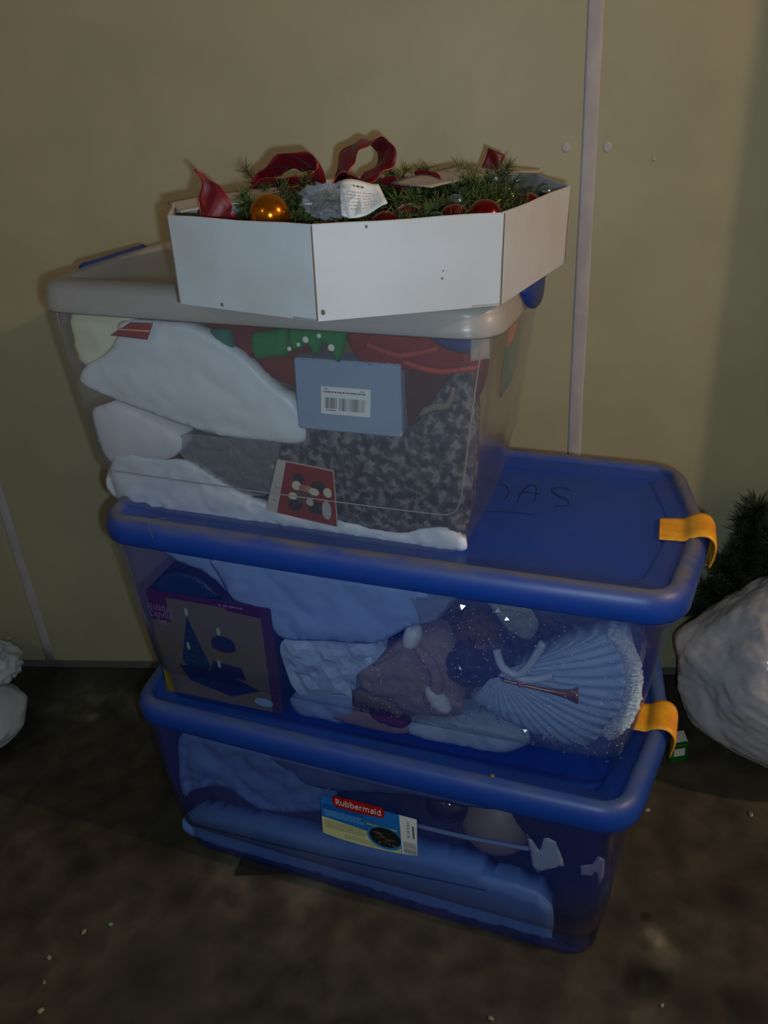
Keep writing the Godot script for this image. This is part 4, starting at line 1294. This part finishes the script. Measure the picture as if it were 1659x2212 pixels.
	put("mitten", pillow_mesh([0.057, 0.206, 0.066, 0.213, 0.077, 0.214, 0.082, 0.201, 0.074, 0.180, 0.062, 0.175, 0.052, 0.182], 0.004, z + 0.0, L, 0.03, 0.014, 0.001, 0.2, 38), mat(Color(0.74, 0.78, 0.80), 0.9), o)
	put("mitten", pillow_mesh([0.084, 0.106, 0.094, 0.111, 0.104, 0.108, 0.124, 0.082, 0.120, 0.070, 0.100, 0.072, 0.090, 0.086], 0.004, z + 0.0, L, 0.03, 0.014, 0.001, 0.2, 39), mat(Color(0.74, 0.78, 0.80), 0.9), o)
	# torn paper sack
	o = inside("paper_sack", "torn brown paper scrap with dark lettering below the beige figure in the middle tote", "paper", F, Vector3(0.02, 0.048, 0.16))
	put("sheet", pillow_mesh([-0.026, 0.082, -0.010, 0.086, 0.004, 0.077, 0.022, 0.080, 0.040, 0.070, 0.064, 0.048, 0.020, 0.050, -0.027, 0.050], 0.006, z + 0.001, L, 0.012, 0.006, 0.003, 0.2, 40, true, false), mat(Color(0.40, 0.35, 0.24), 0.8), o)
	var pt := text_mesh("Par", 0.018, false, true)
	put("lettering", pt, mat(Color(0.2, 0.17, 0.13), 0.8), o).transform = Transform3D(Basis(Vector3.BACK, -0.05), Vector3(0.006, 0.058, z + 0.003) - here)
	o = inside("beige_cloth", "beige cloth in the bottom of the middle tote under the torn paper", "cloth", F, Vector3(-0.01, 0.004, 0.12))
	put("cloth", pillow_mesh([-0.074, 0.020, -0.040, 0.034, 0.002, 0.042, 0.052, 0.030, 0.048, 0.006, -0.050, 0.005], 0.007, z - 0.002, L, 0.06, 0.02, 0.006, 0.15, 41), mat(Color(0.50, 0.42, 0.36), 0.9), o)
	o = inside("red_cloth", "bit of dark red cloth above the beige cloth in the bottom of the middle tote", "cloth", F, Vector3(0.03, 0.024, 0.15))
	put("cloth", pillow_mesh([0.000, 0.044, 0.060, 0.047, 0.052, 0.025, 0.012, 0.028], 0.005, z + 0.0005, L, 0.02, 0.008, 0.002, 0.15, 42), mat(Color(0.32, 0.05, 0.14), 0.9), o)
	o = inside("plastic_bag", "cloudy white plastic bag in the bottom of the middle tote under the angel", "plastic bag", F, Vector3(0.14, 0.004, 0.12))
	put("film", pillow_mesh([0.048, 0.020, 0.095, 0.042, 0.150, 0.054, 0.236, 0.048, 0.205, 0.010, 0.145, 0.005, 0.070, 0.005], 0.0075, z - 0.004, L, 0.08, 0.02, 0.008, 0.12, 43), mat(Color(0.60, 0.68, 0.76), 0.6), o)
	angel()
	# dark stuff behind everything
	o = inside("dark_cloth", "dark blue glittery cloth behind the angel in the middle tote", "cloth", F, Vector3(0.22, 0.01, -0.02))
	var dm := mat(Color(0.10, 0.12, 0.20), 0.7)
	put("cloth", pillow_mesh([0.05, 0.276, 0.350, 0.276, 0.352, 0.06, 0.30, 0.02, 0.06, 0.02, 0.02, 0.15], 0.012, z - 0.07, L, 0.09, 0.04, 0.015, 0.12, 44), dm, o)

func angel() -> void:
	var L := 0.02
	var z := fB(0.0)
	var o := inside("angel_doll", "angel doll in blue and white holding a gold horn, right of the middle tote", "doll", FB, Vector3(0.25, 0.045, 0.12))
	var hub := Vector2(0.185, 0.158)
	# pleated skirt: folds run from the waist to the hem
	var hem := round_off(poly([0.196, 0.150, 0.250, 0.205, 0.300, 0.236, 0.342, 0.252, 0.357, 0.225, 0.368, 0.174, 0.361, 0.124, 0.346, 0.097, 0.314, 0.047, 0.263, 0.046, 0.210, 0.062, 0.177, 0.076, 0.150, 0.100]), 0.004)
	var s := Shape.new()
	var rings := []
	for k in 10:
		var f := 0.08 + 0.92 * k / 9.0
		var ring := PackedVector3Array()
		for q in hem.size():
			var p := hub.lerp(hem[q], f)
			ring.append(Vector3(p.x, p.y, z - 0.003 + L * p.y - 0.028 * (1.0 - f) * 0.3 - 0.004 * f * (0.5 + 0.5 * cos(q * 0.9)) - 0.018 * pow(f, 6)))
		rings.append(ring)
	var last := PackedVector3Array()
	for p in rings[9]:
		last.append(p + Vector3(0, 0, -0.03))
	rings.append(last)
	loft(s, rings)
	put("skirt", s.done(), mat(Color(0.56, 0.68, 0.80), 0.7), o)
	# ribs of glittering thread along the folds
	var rs := Shape.new()
	for q in range(0, hem.size(), 14):
		var a: Vector2 = hub.lerp(hem[q], 0.35)
		var b: Vector2 = hub.lerp(hem[q], 0.97)
		tube(rs, PackedVector3Array([Vector3(a.x, a.y, z - 0.004 + L * a.y), Vector3(b.x, b.y, z - 0.008 + L * b.y)]), [0.0004, 0.0007], 5)
	put("skirt_threads", rs.done(), mat(Color(0.66, 0.76, 0.84), 0.4), o)
	# fluffy hem
	var fs := Shape.new(false)
	rng.seed = 5
	var cc := curve([Vector3(0.334, 0.253, z - 0.006), Vector3(0.357, 0.225, z - 0.002), Vector3(0.366, 0.174, z - 0.002), Vector3(0.360, 0.124, z - 0.003), Vector3(0.344, 0.094, z - 0.006)], 0.005)
	for p in cc:
		ball(fs, p + Vector3(rng.randf_range(-1, 1), rng.randf_range(-1, 1), 0) * 0.001, Vector3(0.010, 0.009, 0.008), 9, 0.6, 0.05, rng.randi() % 99)
	put("fur_hem", fs.done(), mat(Color(0.66, 0.70, 0.74), 0.95), o)
	put("bodice", pillow_mesh([0.119, 0.175, 0.150, 0.200, 0.190, 0.206, 0.208, 0.176, 0.201, 0.142, 0.143, 0.119, 0.114, 0.138], 0.006, z - 0.006, L, 0.06, 0.025, 0.008, 0.2, 51), mat(Color(0.06, 0.09, 0.22), 0.6), o)
	var hs := Shape.new()
	ball(hs, Vector3(0.161, 0.210, z - 0.020), Vector3(0.019, 0.021, 0.020), 16)
	for q in [[0.174, 0.206, 0.004], [0.176, 0.210, 0.0035]]:
		ball(hs, Vector3(q[0], q[1], z - 0.006), Vector3.ONE * float(q[2]), 8)
	put("head", hs.done(), mat(Color(0.56, 0.42, 0.36), 0.6), o)
	put("hair", ball_mesh(Vector3(0.155, 0.216, z - 0.022), Vector3(0.026, 0.020, 0.022), 18, 0.5, 0.03, 8, true), mat(Color(0.30, 0.18, 0.12), 0.8), o)
	put("wing", pillow_mesh([0.166, 0.278, 0.190, 0.272, 0.219, 0.277, 0.232, 0.262, 0.238, 0.245, 0.226, 0.220, 0.206, 0.226, 0.190, 0.240], 0.005, z - 0.008, L, 0.016, 0.008, 0.006, 0.3, 52, false), mat(Color(0.46, 0.50, 0.48), 0.8), o)
	for q in [[Vector3(0.186, 0.203, z - 0.002), Vector3(0.196, 0.178, z + 0.001), Vector3(0.216, 0.170, z + 0.001), Vector3(0.232, 0.190, z + 0.0), Vector3(0.247, 0.228, z - 0.001)], [Vector3(0.206, 0.169, z - 0.001), Vector3(0.230, 0.164, z + 0.001), Vector3(0.262, 0.176, z - 0.002)]]:
		var a := Shape.new()
		tube(a, curve(q, 0.004), [0.0058], 10)
		put("sleeve", a.done(), mat(Color(0.62, 0.68, 0.74), 0.7), o)
	var ts := Shape.new()
	var tp := curve([Vector3(0.196, 0.156, z + 0.001), Vector3(0.236, 0.153, z + 0.001), Vector3(0.268, 0.151, z), Vector3(0.290, 0.1515, z), Vector3(0.298, 0.152, z)], 0.004)
	var rad := []
	for k in tp.size():
		var f := float(k) / (tp.size() - 1)
		rad.append(0.0025 + 0.0095 * pow(f, 5))
	tube(ts, tp, rad, 14)
	var hm := mat(Color(0.58, 0.44, 0.18), 0.3)
	hm.metallic = 0.7
	put("horn", ts.done(), hm, o)
	put("hand", ball_mesh(Vector3(0.222, 0.156, z + 0.002), Vector3(0.006, 0.007, 0.004), 8), mat(Color(0.60, 0.42, 0.38), 0.6), o)
	# the clear bag round the angel and the figure
	var o2 := inside("cellophane_bag", "clear cellophane, its sparkle made of white flecks, round the angel and beige figure in the middle tote", "cellophane", FB, Vector3(0.2, 0.045, 0.15))
	put("film", pillow_mesh([0.090, 0.262, 0.200, 0.278, 0.355, 0.279, 0.372, 0.200, 0.366, 0.096, 0.345, 0.050, 0.209, 0.045, 0.060, 0.052, -0.020, 0.075, -0.020, 0.110, 0.05, 0.170], 0.0060, z + 0.0055, L, 0.085, 0.02, 0.009, 0.34, 53, false), M.cello, o2)
	var gs := Shape.new(false)
	rng.seed = 31
	for k in 420:
		var p := Vector2(rng.randf_range(0.0, 0.37), rng.randf_range(0.05, 0.275))
		if p.y > 0.11 + p.x * 0.75 + 0.06:
			continue
		ball(gs, Vector3(p.x, p.y, z + 0.0035 + L * p.y), Vector3.ONE * rng.randf_range(0.0004, 0.0010), 3)
	put("sparkle", gs.done(), M.white, o2).set_meta("kind", "stuff")  # white flecks painted in for the sparkle of the wrap

func low_tote_contents() -> void:
	var L := 0.02
	var z := fA(0.0)
	var F := FA
	var tm := mat(Color(0.38, 0.50, 0.74), 0.75)  # pale contents carry the blue tint of the tote walls in their colours
	var o := inside("plastic_sheet", "crumpled pale sheet at the upper left inside the lowest tote", "plastic sheet", F, Vector3(-0.22, 0.10, 0.10))
	put("sheet", pillow_mesh([-0.314, 0.262, -0.167, 0.264, -0.055, 0.258, -0.060, 0.212, -0.065, 0.165, -0.188, 0.120, -0.262, 0.150, -0.326, 0.125, -0.352, 0.102, -0.350, 0.160], 0.009, z - 0.003, L, 0.10, 0.03, 0.022, 0.10, 61), tm, o)
	o = inside("plastic_sheet", "pale folded sheet above the printed sticker inside the lowest tote", "plastic sheet", F, Vector3(0.0, 0.19, 0.10))
	put("sheet", pillow_mesh([-0.160, 0.262, -0.02, 0.276, 0.120, 0.280, 0.240, 0.280, 0.200, 0.250, 0.072, 0.236, -0.062, 0.205, -0.125, 0.216], 0.009, z - 0.008, L, 0.06, 0.02, 0.010, 0.12, 62), mat(Color(0.33, 0.42, 0.62), 0.75), o)
	o = inside("table_cover", "long folded pale blue cover with a rounded end along the floor of the lowest tote", "table cover", F, Vector3(-0.03, 0.004, 0.08))
	put("cover", pillow_mesh([-0.348, 0.064, -0.234, 0.082, -0.075, 0.093, 0.073, 0.125, 0.188, 0.128, 0.194, 0.112, 0.265, 0.110, 0.294, 0.088, 0.300, 0.055, 0.296, 0.020, 0.270, 0.006, -0.1, 0.004, -0.346, 0.006], 0.010, z + 0.0, L, 0.05, 0.012, 0.003, 0.08, 63), mat(Color(0.38, 0.56, 0.86), 0.7), o)
	put("hem", pillow_mesh([-0.340, 0.052, -0.1, 0.066, 0.15, 0.090, 0.196, 0.094, 0.196, 0.0905, 0.15, 0.0865, -0.1, 0.0625, -0.340, 0.0485], 0.006, z + 0.0012, L, 0.004, 0.002, 0.0, 0.1, 2), mat(Color(0.31, 0.48, 0.76), 0.7), o)
	o = inside("glass_globe", "frosted pale globe right of the printed sticker inside the lowest tote", "globe", F, Vector3(0.205, 0.130, 0.10))
	put("globe", ball_mesh(Vector3(0.203, 0.196, z - 0.058), Vector3(0.060, 0.058, 0.060), 28), mat(Color(0.50, 0.45, 0.41), 0.5), o)
	put("neck", ball_mesh(Vector3(0.203, 0.252, z - 0.058), Vector3(0.020, 0.012, 0.020), 14), mat(Color(0.45, 0.42, 0.36), 0.3), o)
	o = inside("glass_bauble", "dark shiny glass ball left of the frosted globe inside the lowest tote", "bauble", F, Vector3(0.136, 0.17, 0.14))
	put("ball", ball_mesh(Vector3(0.132, 0.222, z - 0.030), Vector3(0.033, 0.030, 0.030), 22), mat(Color(0.05, 0.07, 0.16), 0.08, 0.9), o)
	put("cap", ball_mesh(Vector3(0.152, 0.250, z - 0.030), Vector3(0.006, 0.006, 0.006), 8), M.silver, o)
	o = inside("plastic_rod", "thin pale strip crossing in front of the frosted globe inside the lowest tote", "strip", F, Vector3(0.18, 0.2, 0.16))
	var s := Shape.new()
	tube(s, curve([Vector3(0.080, 0.198, z + 0.003), Vector3(0.17, 0.203, z + 0.005), Vector3(0.262, 0.211, z + 0.004)], 0.01), [0.0035, 0.0045, 0.0035], 8)
	put("rod", s.done(), mat(Color(0.44, 0.54, 0.70), 0.6), o)
	o = inside("paper_tag", "folded white printed paper tag right of the frosted globe in the lowest tote", "paper tag", F, Vector3(0.285, 0.166, 0.18))
	put("tag", pillow_mesh([0.257, 0.243, 0.266, 0.232, 0.277, 0.213, 0.283, 0.246, 0.299, 0.240, 0.310, 0.207, 0.312, 0.194, 0.275, 0.166, 0.267, 0.178], 0.005, z + 0.002, L, 0.004, 0.003, 0.001, 0.2, 64, true, false), mat(Color(0.62, 0.68, 0.74), 0.7), o)
	o = inside("paper_tag", "torn white paper tag near the right end of the lowest tote", "paper tag", F, Vector3(0.355, 0.164, 0.17))
	put("tag", pillow_mesh([0.333, 0.196, 0.350, 0.206, 0.356, 0.224, 0.366, 0.224, 0.367, 0.190, 0.362, 0.166, 0.356, 0.190, 0.352, 0.181, 0.335, 0.176], 0.004, z - 0.004, L, 0.004, 0.003, 0.001, 0.2, 65, true, false), mat(Color(0.55, 0.54, 0.62), 0.7), o)
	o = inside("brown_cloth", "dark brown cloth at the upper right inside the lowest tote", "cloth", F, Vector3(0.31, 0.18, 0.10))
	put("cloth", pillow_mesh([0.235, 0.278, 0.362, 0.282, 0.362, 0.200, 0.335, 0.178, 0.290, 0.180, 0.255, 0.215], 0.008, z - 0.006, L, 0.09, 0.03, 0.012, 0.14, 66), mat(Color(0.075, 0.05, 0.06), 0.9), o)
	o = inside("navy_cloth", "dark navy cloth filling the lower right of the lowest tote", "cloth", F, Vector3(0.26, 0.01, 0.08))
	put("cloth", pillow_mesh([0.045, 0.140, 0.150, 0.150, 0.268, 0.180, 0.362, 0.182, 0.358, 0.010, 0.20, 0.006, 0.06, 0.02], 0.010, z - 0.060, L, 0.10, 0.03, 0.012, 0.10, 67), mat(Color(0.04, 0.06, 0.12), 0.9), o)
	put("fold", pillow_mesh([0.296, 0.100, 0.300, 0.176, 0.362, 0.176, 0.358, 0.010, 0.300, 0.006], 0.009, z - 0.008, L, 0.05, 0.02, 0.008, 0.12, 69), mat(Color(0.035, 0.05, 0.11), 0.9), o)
	o = inside("grey_cloth", "dull grey cloth behind the printed sticker inside the lowest tote", "cloth", F, Vector3(-0.02, 0.05, 0.02))
	put("cloth", pillow_mesh([-0.30, 0.262, 0.10, 0.272, 0.16, 0.16, 0.06, 0.06, -0.30, 0.05], 0.014, z - 0.04, L, 0.10, 0.04, 0.014, 0.10, 68), mat(Color(0.20, 0.21, 0.28), 0.9), o)

# ==================================================================== on the floor
func floor_things() -> void:
	# right: film bag and the artificial branch behind it
	var film := mat(Color(0.82, 0.81, 0.84, 0.60), 0.11, 1.0)
	bumpy(film, noise_tex(0.020, 2, [0.0, 1.0], [Color.BLACK, Color.WHITE], 512, FastNoiseLite.TYPE_SIMPLEX, 8), 0.3, 2.4)
	var b := thing("plastic_bag", "glossy white plastic sack bulging on the floor to the right of the stack", "plastic bag", Transform3D(Basis.IDENTITY, Vector3(0.648, 0, 0.245)))
	part("film", sack(Vector3(0.0, 0.20, 0.0), Vector3(0.288, 0.225, 0.19), 71, 0.13, 150), film, b)
	var t := thing("tan_bundle", "tan bundle showing dimly through the white sack on the right", "bundle", Transform3D(Basis.IDENTITY, Vector3(0.60, 0.08, 0.24)))
	part("bundle", ball_mesh(Vector3(-0.03, 0.16, 0.05), Vector3(0.06, 0.06, 0.05), 16, 0.2, 0.02, 3), mat(Color(0.55, 0.33, 0.18), 0.8), t)
	var gb := thing("grey_bundle", "dark grey bundle filling the lower part of the white sack on the right", "bundle", Transform3D(Basis.IDENTITY, Vector3(0.68, 0.02, 0.24)))
	part("bundle", ball_mesh(Vector3(0, 0.17, 0), Vector3(0.20, 0.15, 0.12), 20, 0.25, 0.014, 9), mat(Color(0.42, 0.42, 0.46), 0.8), gb)
	var br := thing("pine_branch", "dark artificial pine branch sticking up behind the white sack on the right", "branch", Transform3D(Basis.IDENTITY, Vector3(0.54, 0.30, 0.09)))
	var rnd := RandomNumberGenerator.new()
	rnd.seed = 12
	var at := []
	var shades := []
	var tw := Shape.new()
	var stems := [[Vector3(-0.03, 0.0, 0.0), Vector3(-0.033, 0.10, 0.0), Vector3(-0.030, 0.165, 0.005)], [Vector3(0.01, -0.02, 0.0), Vector3(0.03, 0.08, 0.02), Vector3(0.045, 0.150, 0.03)], [Vector3(-0.02, -0.05, 0.0), Vector3(-0.055, 0.01, 0.01), Vector3(-0.075, 0.045, 0.015)], [Vector3(0.0, -0.05, 0.0), Vector3(-0.045, -0.04, 0.02), Vector3(-0.095, -0.015, 0.02)], [Vector3(0.03, 0.0, 0.0), Vector3(0.07, 0.08, 0.02), Vector3(0.10, 0.13, 0.03)], [Vector3(-0.03, -0.08, 0.0), Vector3(-0.07, -0.06, 0.01), Vector3(-0.115, -0.06, 0.02)], [Vector3(0.0, 0.0, 0.02), Vector3(0.005, 0.06, 0.03), Vector3(0.0, 0.115, 0.04)]]
	for e in stems:
		var pts := curve(e, 0.02)
		tube(tw, pts, [0.0025, 0.0018, 0.001], 6)
		for k in pts.size() - 1:
			needles(at, shades, pts[k], pts[k + 1], 80, 1.0, 2.1, Color(0.004, 0.009, 0.003), Color(0.016, 0.028, 0.009), rnd)
		for k in range(1, pts.size() - 1):
			for j in 2:
				var d := Vector3(rnd.randf_range(-1, 1), rnd.randf_range(0.0, 1), rnd.randf_range(-0.3, 0.6)).normalized()
				var q := pts[k] + d * 0.035
				tube(tw, PackedVector3Array([pts[k], q]), [0.0013, 0.0008], 4)
				needles(at, shades, pts[k], q, 44, 0.9, 1.6, Color(0.004, 0.009, 0.003), Color(0.016, 0.028, 0.009), rnd)
	part("twigs", tw.done(), mat(Color(0.06, 0.05, 0.03), 0.9), br)
	var mm := MultiMesh.new()
	mm.mesh = needle_mesh(0.019, 0.00042)
	sprig_buffer(mm, at, shades)
	var mi := MultiMeshInstance3D.new()
	mi.name = "needles"
	mi.multimesh = mm
	var nm := mat(Color.WHITE, 0.6, 0.4)
	nm.vertex_color_use_as_albedo = true
	mi.material_override = nm
	mi.set_meta("kind", "stuff")
	br.add_child(mi, true)
	# left: a limp white bag
	var l := thing("plastic_bag", "limp white plastic bag on the floor at the left edge, against the boards", "plastic bag", Transform3D(Basis.IDENTITY, Vector3(-1.10, 0, 0.23)))
	var ls := Shape.new()
	ball(ls, Vector3(0.0, 0.045, 0.02), Vector3(0.135, 0.056, 0.14), 40, 0.16, 0.008, 5, false, 0.001)
	ball(ls, Vector3(-0.01, 0.11, -0.10), Vector3(0.085, 0.045, 0.06), 30, 0.35, 0.015, 8, true, 0.001)
	part("film", ls.done(), mat(Color(0.70, 0.71, 0.72), 0.5), l)
	# small green and white carton
	var g := thing("small_carton", "tiny green and white carton on the floor beside the lower yellow latch", "box", Transform3D(Basis(Vector3.UP, 0.25), Vector3(0.378, 0.0, 0.252)))
	part("carton", box_mesh(Vector3(0.017, 0.022, 0.012), 0.001, Vector3(0, 0.0222, 0)), mat(Color(0.02, 0.33, 0.09), 0.5), g)
	part("label", box_mesh(Vector3(0.011, 0.009, 0.0005), 0.0, Vector3(-0.001, 0.026, 0.0124)), mat(Color(0.78, 0.76, 0.76), 0.6), g)
	part("top_flap", box_mesh(Vector3(0.014, 0.0008, 0.012), 0.0003, Vector3(0.004, 0.048, -0.004), Basis(Vector3.RIGHT, 0.5)), mat(Color(0.7, 0.68, 0.62), 0.6), g)
	# offcut of dark wood by the lowest tote
	var w := thing("wood_offcut", "flat dark wood offcut poking out from under the front of the lowest tote", "wood scrap", Transform3D(Basis.IDENTITY, Vector3(-0.37, 0.0, 0.545)))
	var s := Shape.new(false)
	var foot := PackedVector3Array([Vector3(-0.050, 0.0003, 0.013), Vector3(0.040, 0.0003, 0.0045), Vector3(0.006, 0.0003, -0.006), Vector3(-0.048, 0.0003, -0.022)])
	var top := PackedVector3Array()
	for p in foot:
		top.append(p + Vector3(0, 0.005, 0))
	loft(s, [foot, top])
	part("wood", s.done(), mat(Color(0.06, 0.05, 0.045), 0.9), w)
	# crumbs
	var pm := mat(Color(0.50, 0.48, 0.40), 0.9)
	var places := [[-0.603, 0.661, 0.0035, "pale green crumb on the dark floor, nearest the lowest tote of the left-hand crumbs"], [-0.642, 0.677, 0.004, "tan pebble just left of the pale green crumb on the floor"], [-0.679, 0.723, 0.004, "grey pebble on the floor midway between the tan pebble and the lower left corner"], [-0.652, 0.805, 0.0045, "largest tan pebble on the floor by the lower left corner of the photo"], [-0.668, 0.762, 0.0028, "small yellowish crumb on the floor above the largest tan pebble"], [0.300, 0.387, 0.0045, "curled tan crumb on the floor just right of the lowest tote's front corner"], [0.478, 0.389, 0.0045, "tan pebble on the floor at the right, in front of the white sack"], [0.012, 0.775, 0.0035, "pale crumb on the floor at the bottom, right of centre"], [0.255, 0.742, 0.003, "pale crumb on the floor in the lower right corner area"]]
	for k in places.size():
		var q: Array = places[k]
		var r: float = q[2]
		var p := thing("floor_crumb", q[3], "pebble", Transform3D(Basis(Vector3.UP, k * 1.3), Vector3(q[0], 0, q[1])), "crumbs on the concrete floor")
		part("crumb", ball_mesh(Vector3(0, r * 0.6, 0), Vector3(r * 1.2, r * 0.7, r * 0.85), 8, 0.5, 0.02, k, false, 0.0), pm if k != 0 else mat(Color(0.42, 0.52, 0.36), 0.9), p)
	var cr := thing("lid_crumb", "tan speck of debris on the front rim of the lowest tote's lid", "pebble", FA * Transform3D(Basis.IDENTITY, Vector3(0.206, 0.3262, 0.192)))
	part("crumb", ball_mesh(Vector3(0, 0.0015, 0), Vector3(0.0035, 0.002, 0.0028), 8, 0.5, 0.02, 3), mat(Color(0.45, 0.38, 0.22), 0.9), cr)
	var hr := thing("straw", "thin curved straw lying on the front rim of the middle tote's lid", "straw", FB * Transform3D(Basis.IDENTITY, Vector3(-0.316, 0.329, 0.190)))
	var hs := Shape.new()
	tube(hs, curve([Vector3(0.012, 0.0012, -0.010), Vector3(0.004, 0.0022, -0.004), Vector3(-0.004, 0.0018, 0.006), Vector3(0.0, -0.004, 0.013), Vector3(0.005, -0.022, 0.016)], 0.002), [0.0004], 5)
	part("stalk", hs.done(), mat(Color(0.45, 0.38, 0.24), 0.8), hr)

# a filled plastic sack: bulged, flat on the floor, with creases in the film
func sack(c: Vector3, r: Vector3, sd: int, amp: float, seg: int) -> ArrayMesh:
	var s := Shape.new()
	var soft := FastNoiseLite.new()
	soft.seed = sd
	soft.frequency = 0.010
	soft.fractal_octaves = 2
	var facet := FastNoiseLite.new()
	facet.seed = sd + 1
	facet.noise_type = FastNoiseLite.TYPE_CELLULAR
	facet.cellular_return_type = FastNoiseLite.RETURN_DISTANCE2_SUB
	facet.frequency = 0.028
	facet.fractal_type = FastNoiseLite.FRACTAL_NONE
	var rings := []
	for j in seg + 1:
		var ph := -PI / 2 + PI * clampf(j / float(seg), 0.004, 0.996)
		var ring := PackedVector3Array()
		for i in seg * 2:
			var th := -TAU * i / (seg * 2)
			var d := Vector3(cos(ph) * cos(th), sin(ph), cos(ph) * sin(th))
			var q := d * 100
			# creases are stretched along slanting lines
			var k := 1.0 + amp * soft.get_noise_3dv(q)
			# long folds that run slantwise, sharp on one side
			var f := (q.x * 0.45 + q.y + 14.0 * soft.get_noise_3d(q.z, q.x, q.y)) * 0.10 + q.z * 0.03
			var w := f - floorf(f)
			k -= 0.014 * pow(w, 3.0) * (0.5 + 0.5 * soft.get_noise_3d(q.y, q.z, q.x))
			k += 0.040 * facet.get_noise_3d((q.x + q.y) * 1.35, (q.y - q.x) * 0.42, q.z) + 0.012 * facet.get_noise_3d((q.x - q.y) * 2.0 + 300.0, (q.y + q.x) * 1.1, q.z * 2.0)
			var p := c + d * r * k
			if p.y < 0.002:
				p.y = 0.002
			# the top slopes off towards the stack
			if p.x < c.x:
				p.x = c.x + (p.x - c.x) * (1.0 - 0.22 * clampf((p.y - 0.24) / 0.15, 0.0, 1.0))
			# the foot is drawn in
			var low := clampf((0.16 - p.y) / 0.16, 0.0, 1.0)
			p.x = lerpf(p.x, c.x + (p.x - c.x) * 0.62, low * low)
			ring.append(p)
		rings.append(ring)
	loft(s, rings)
	return s.done()
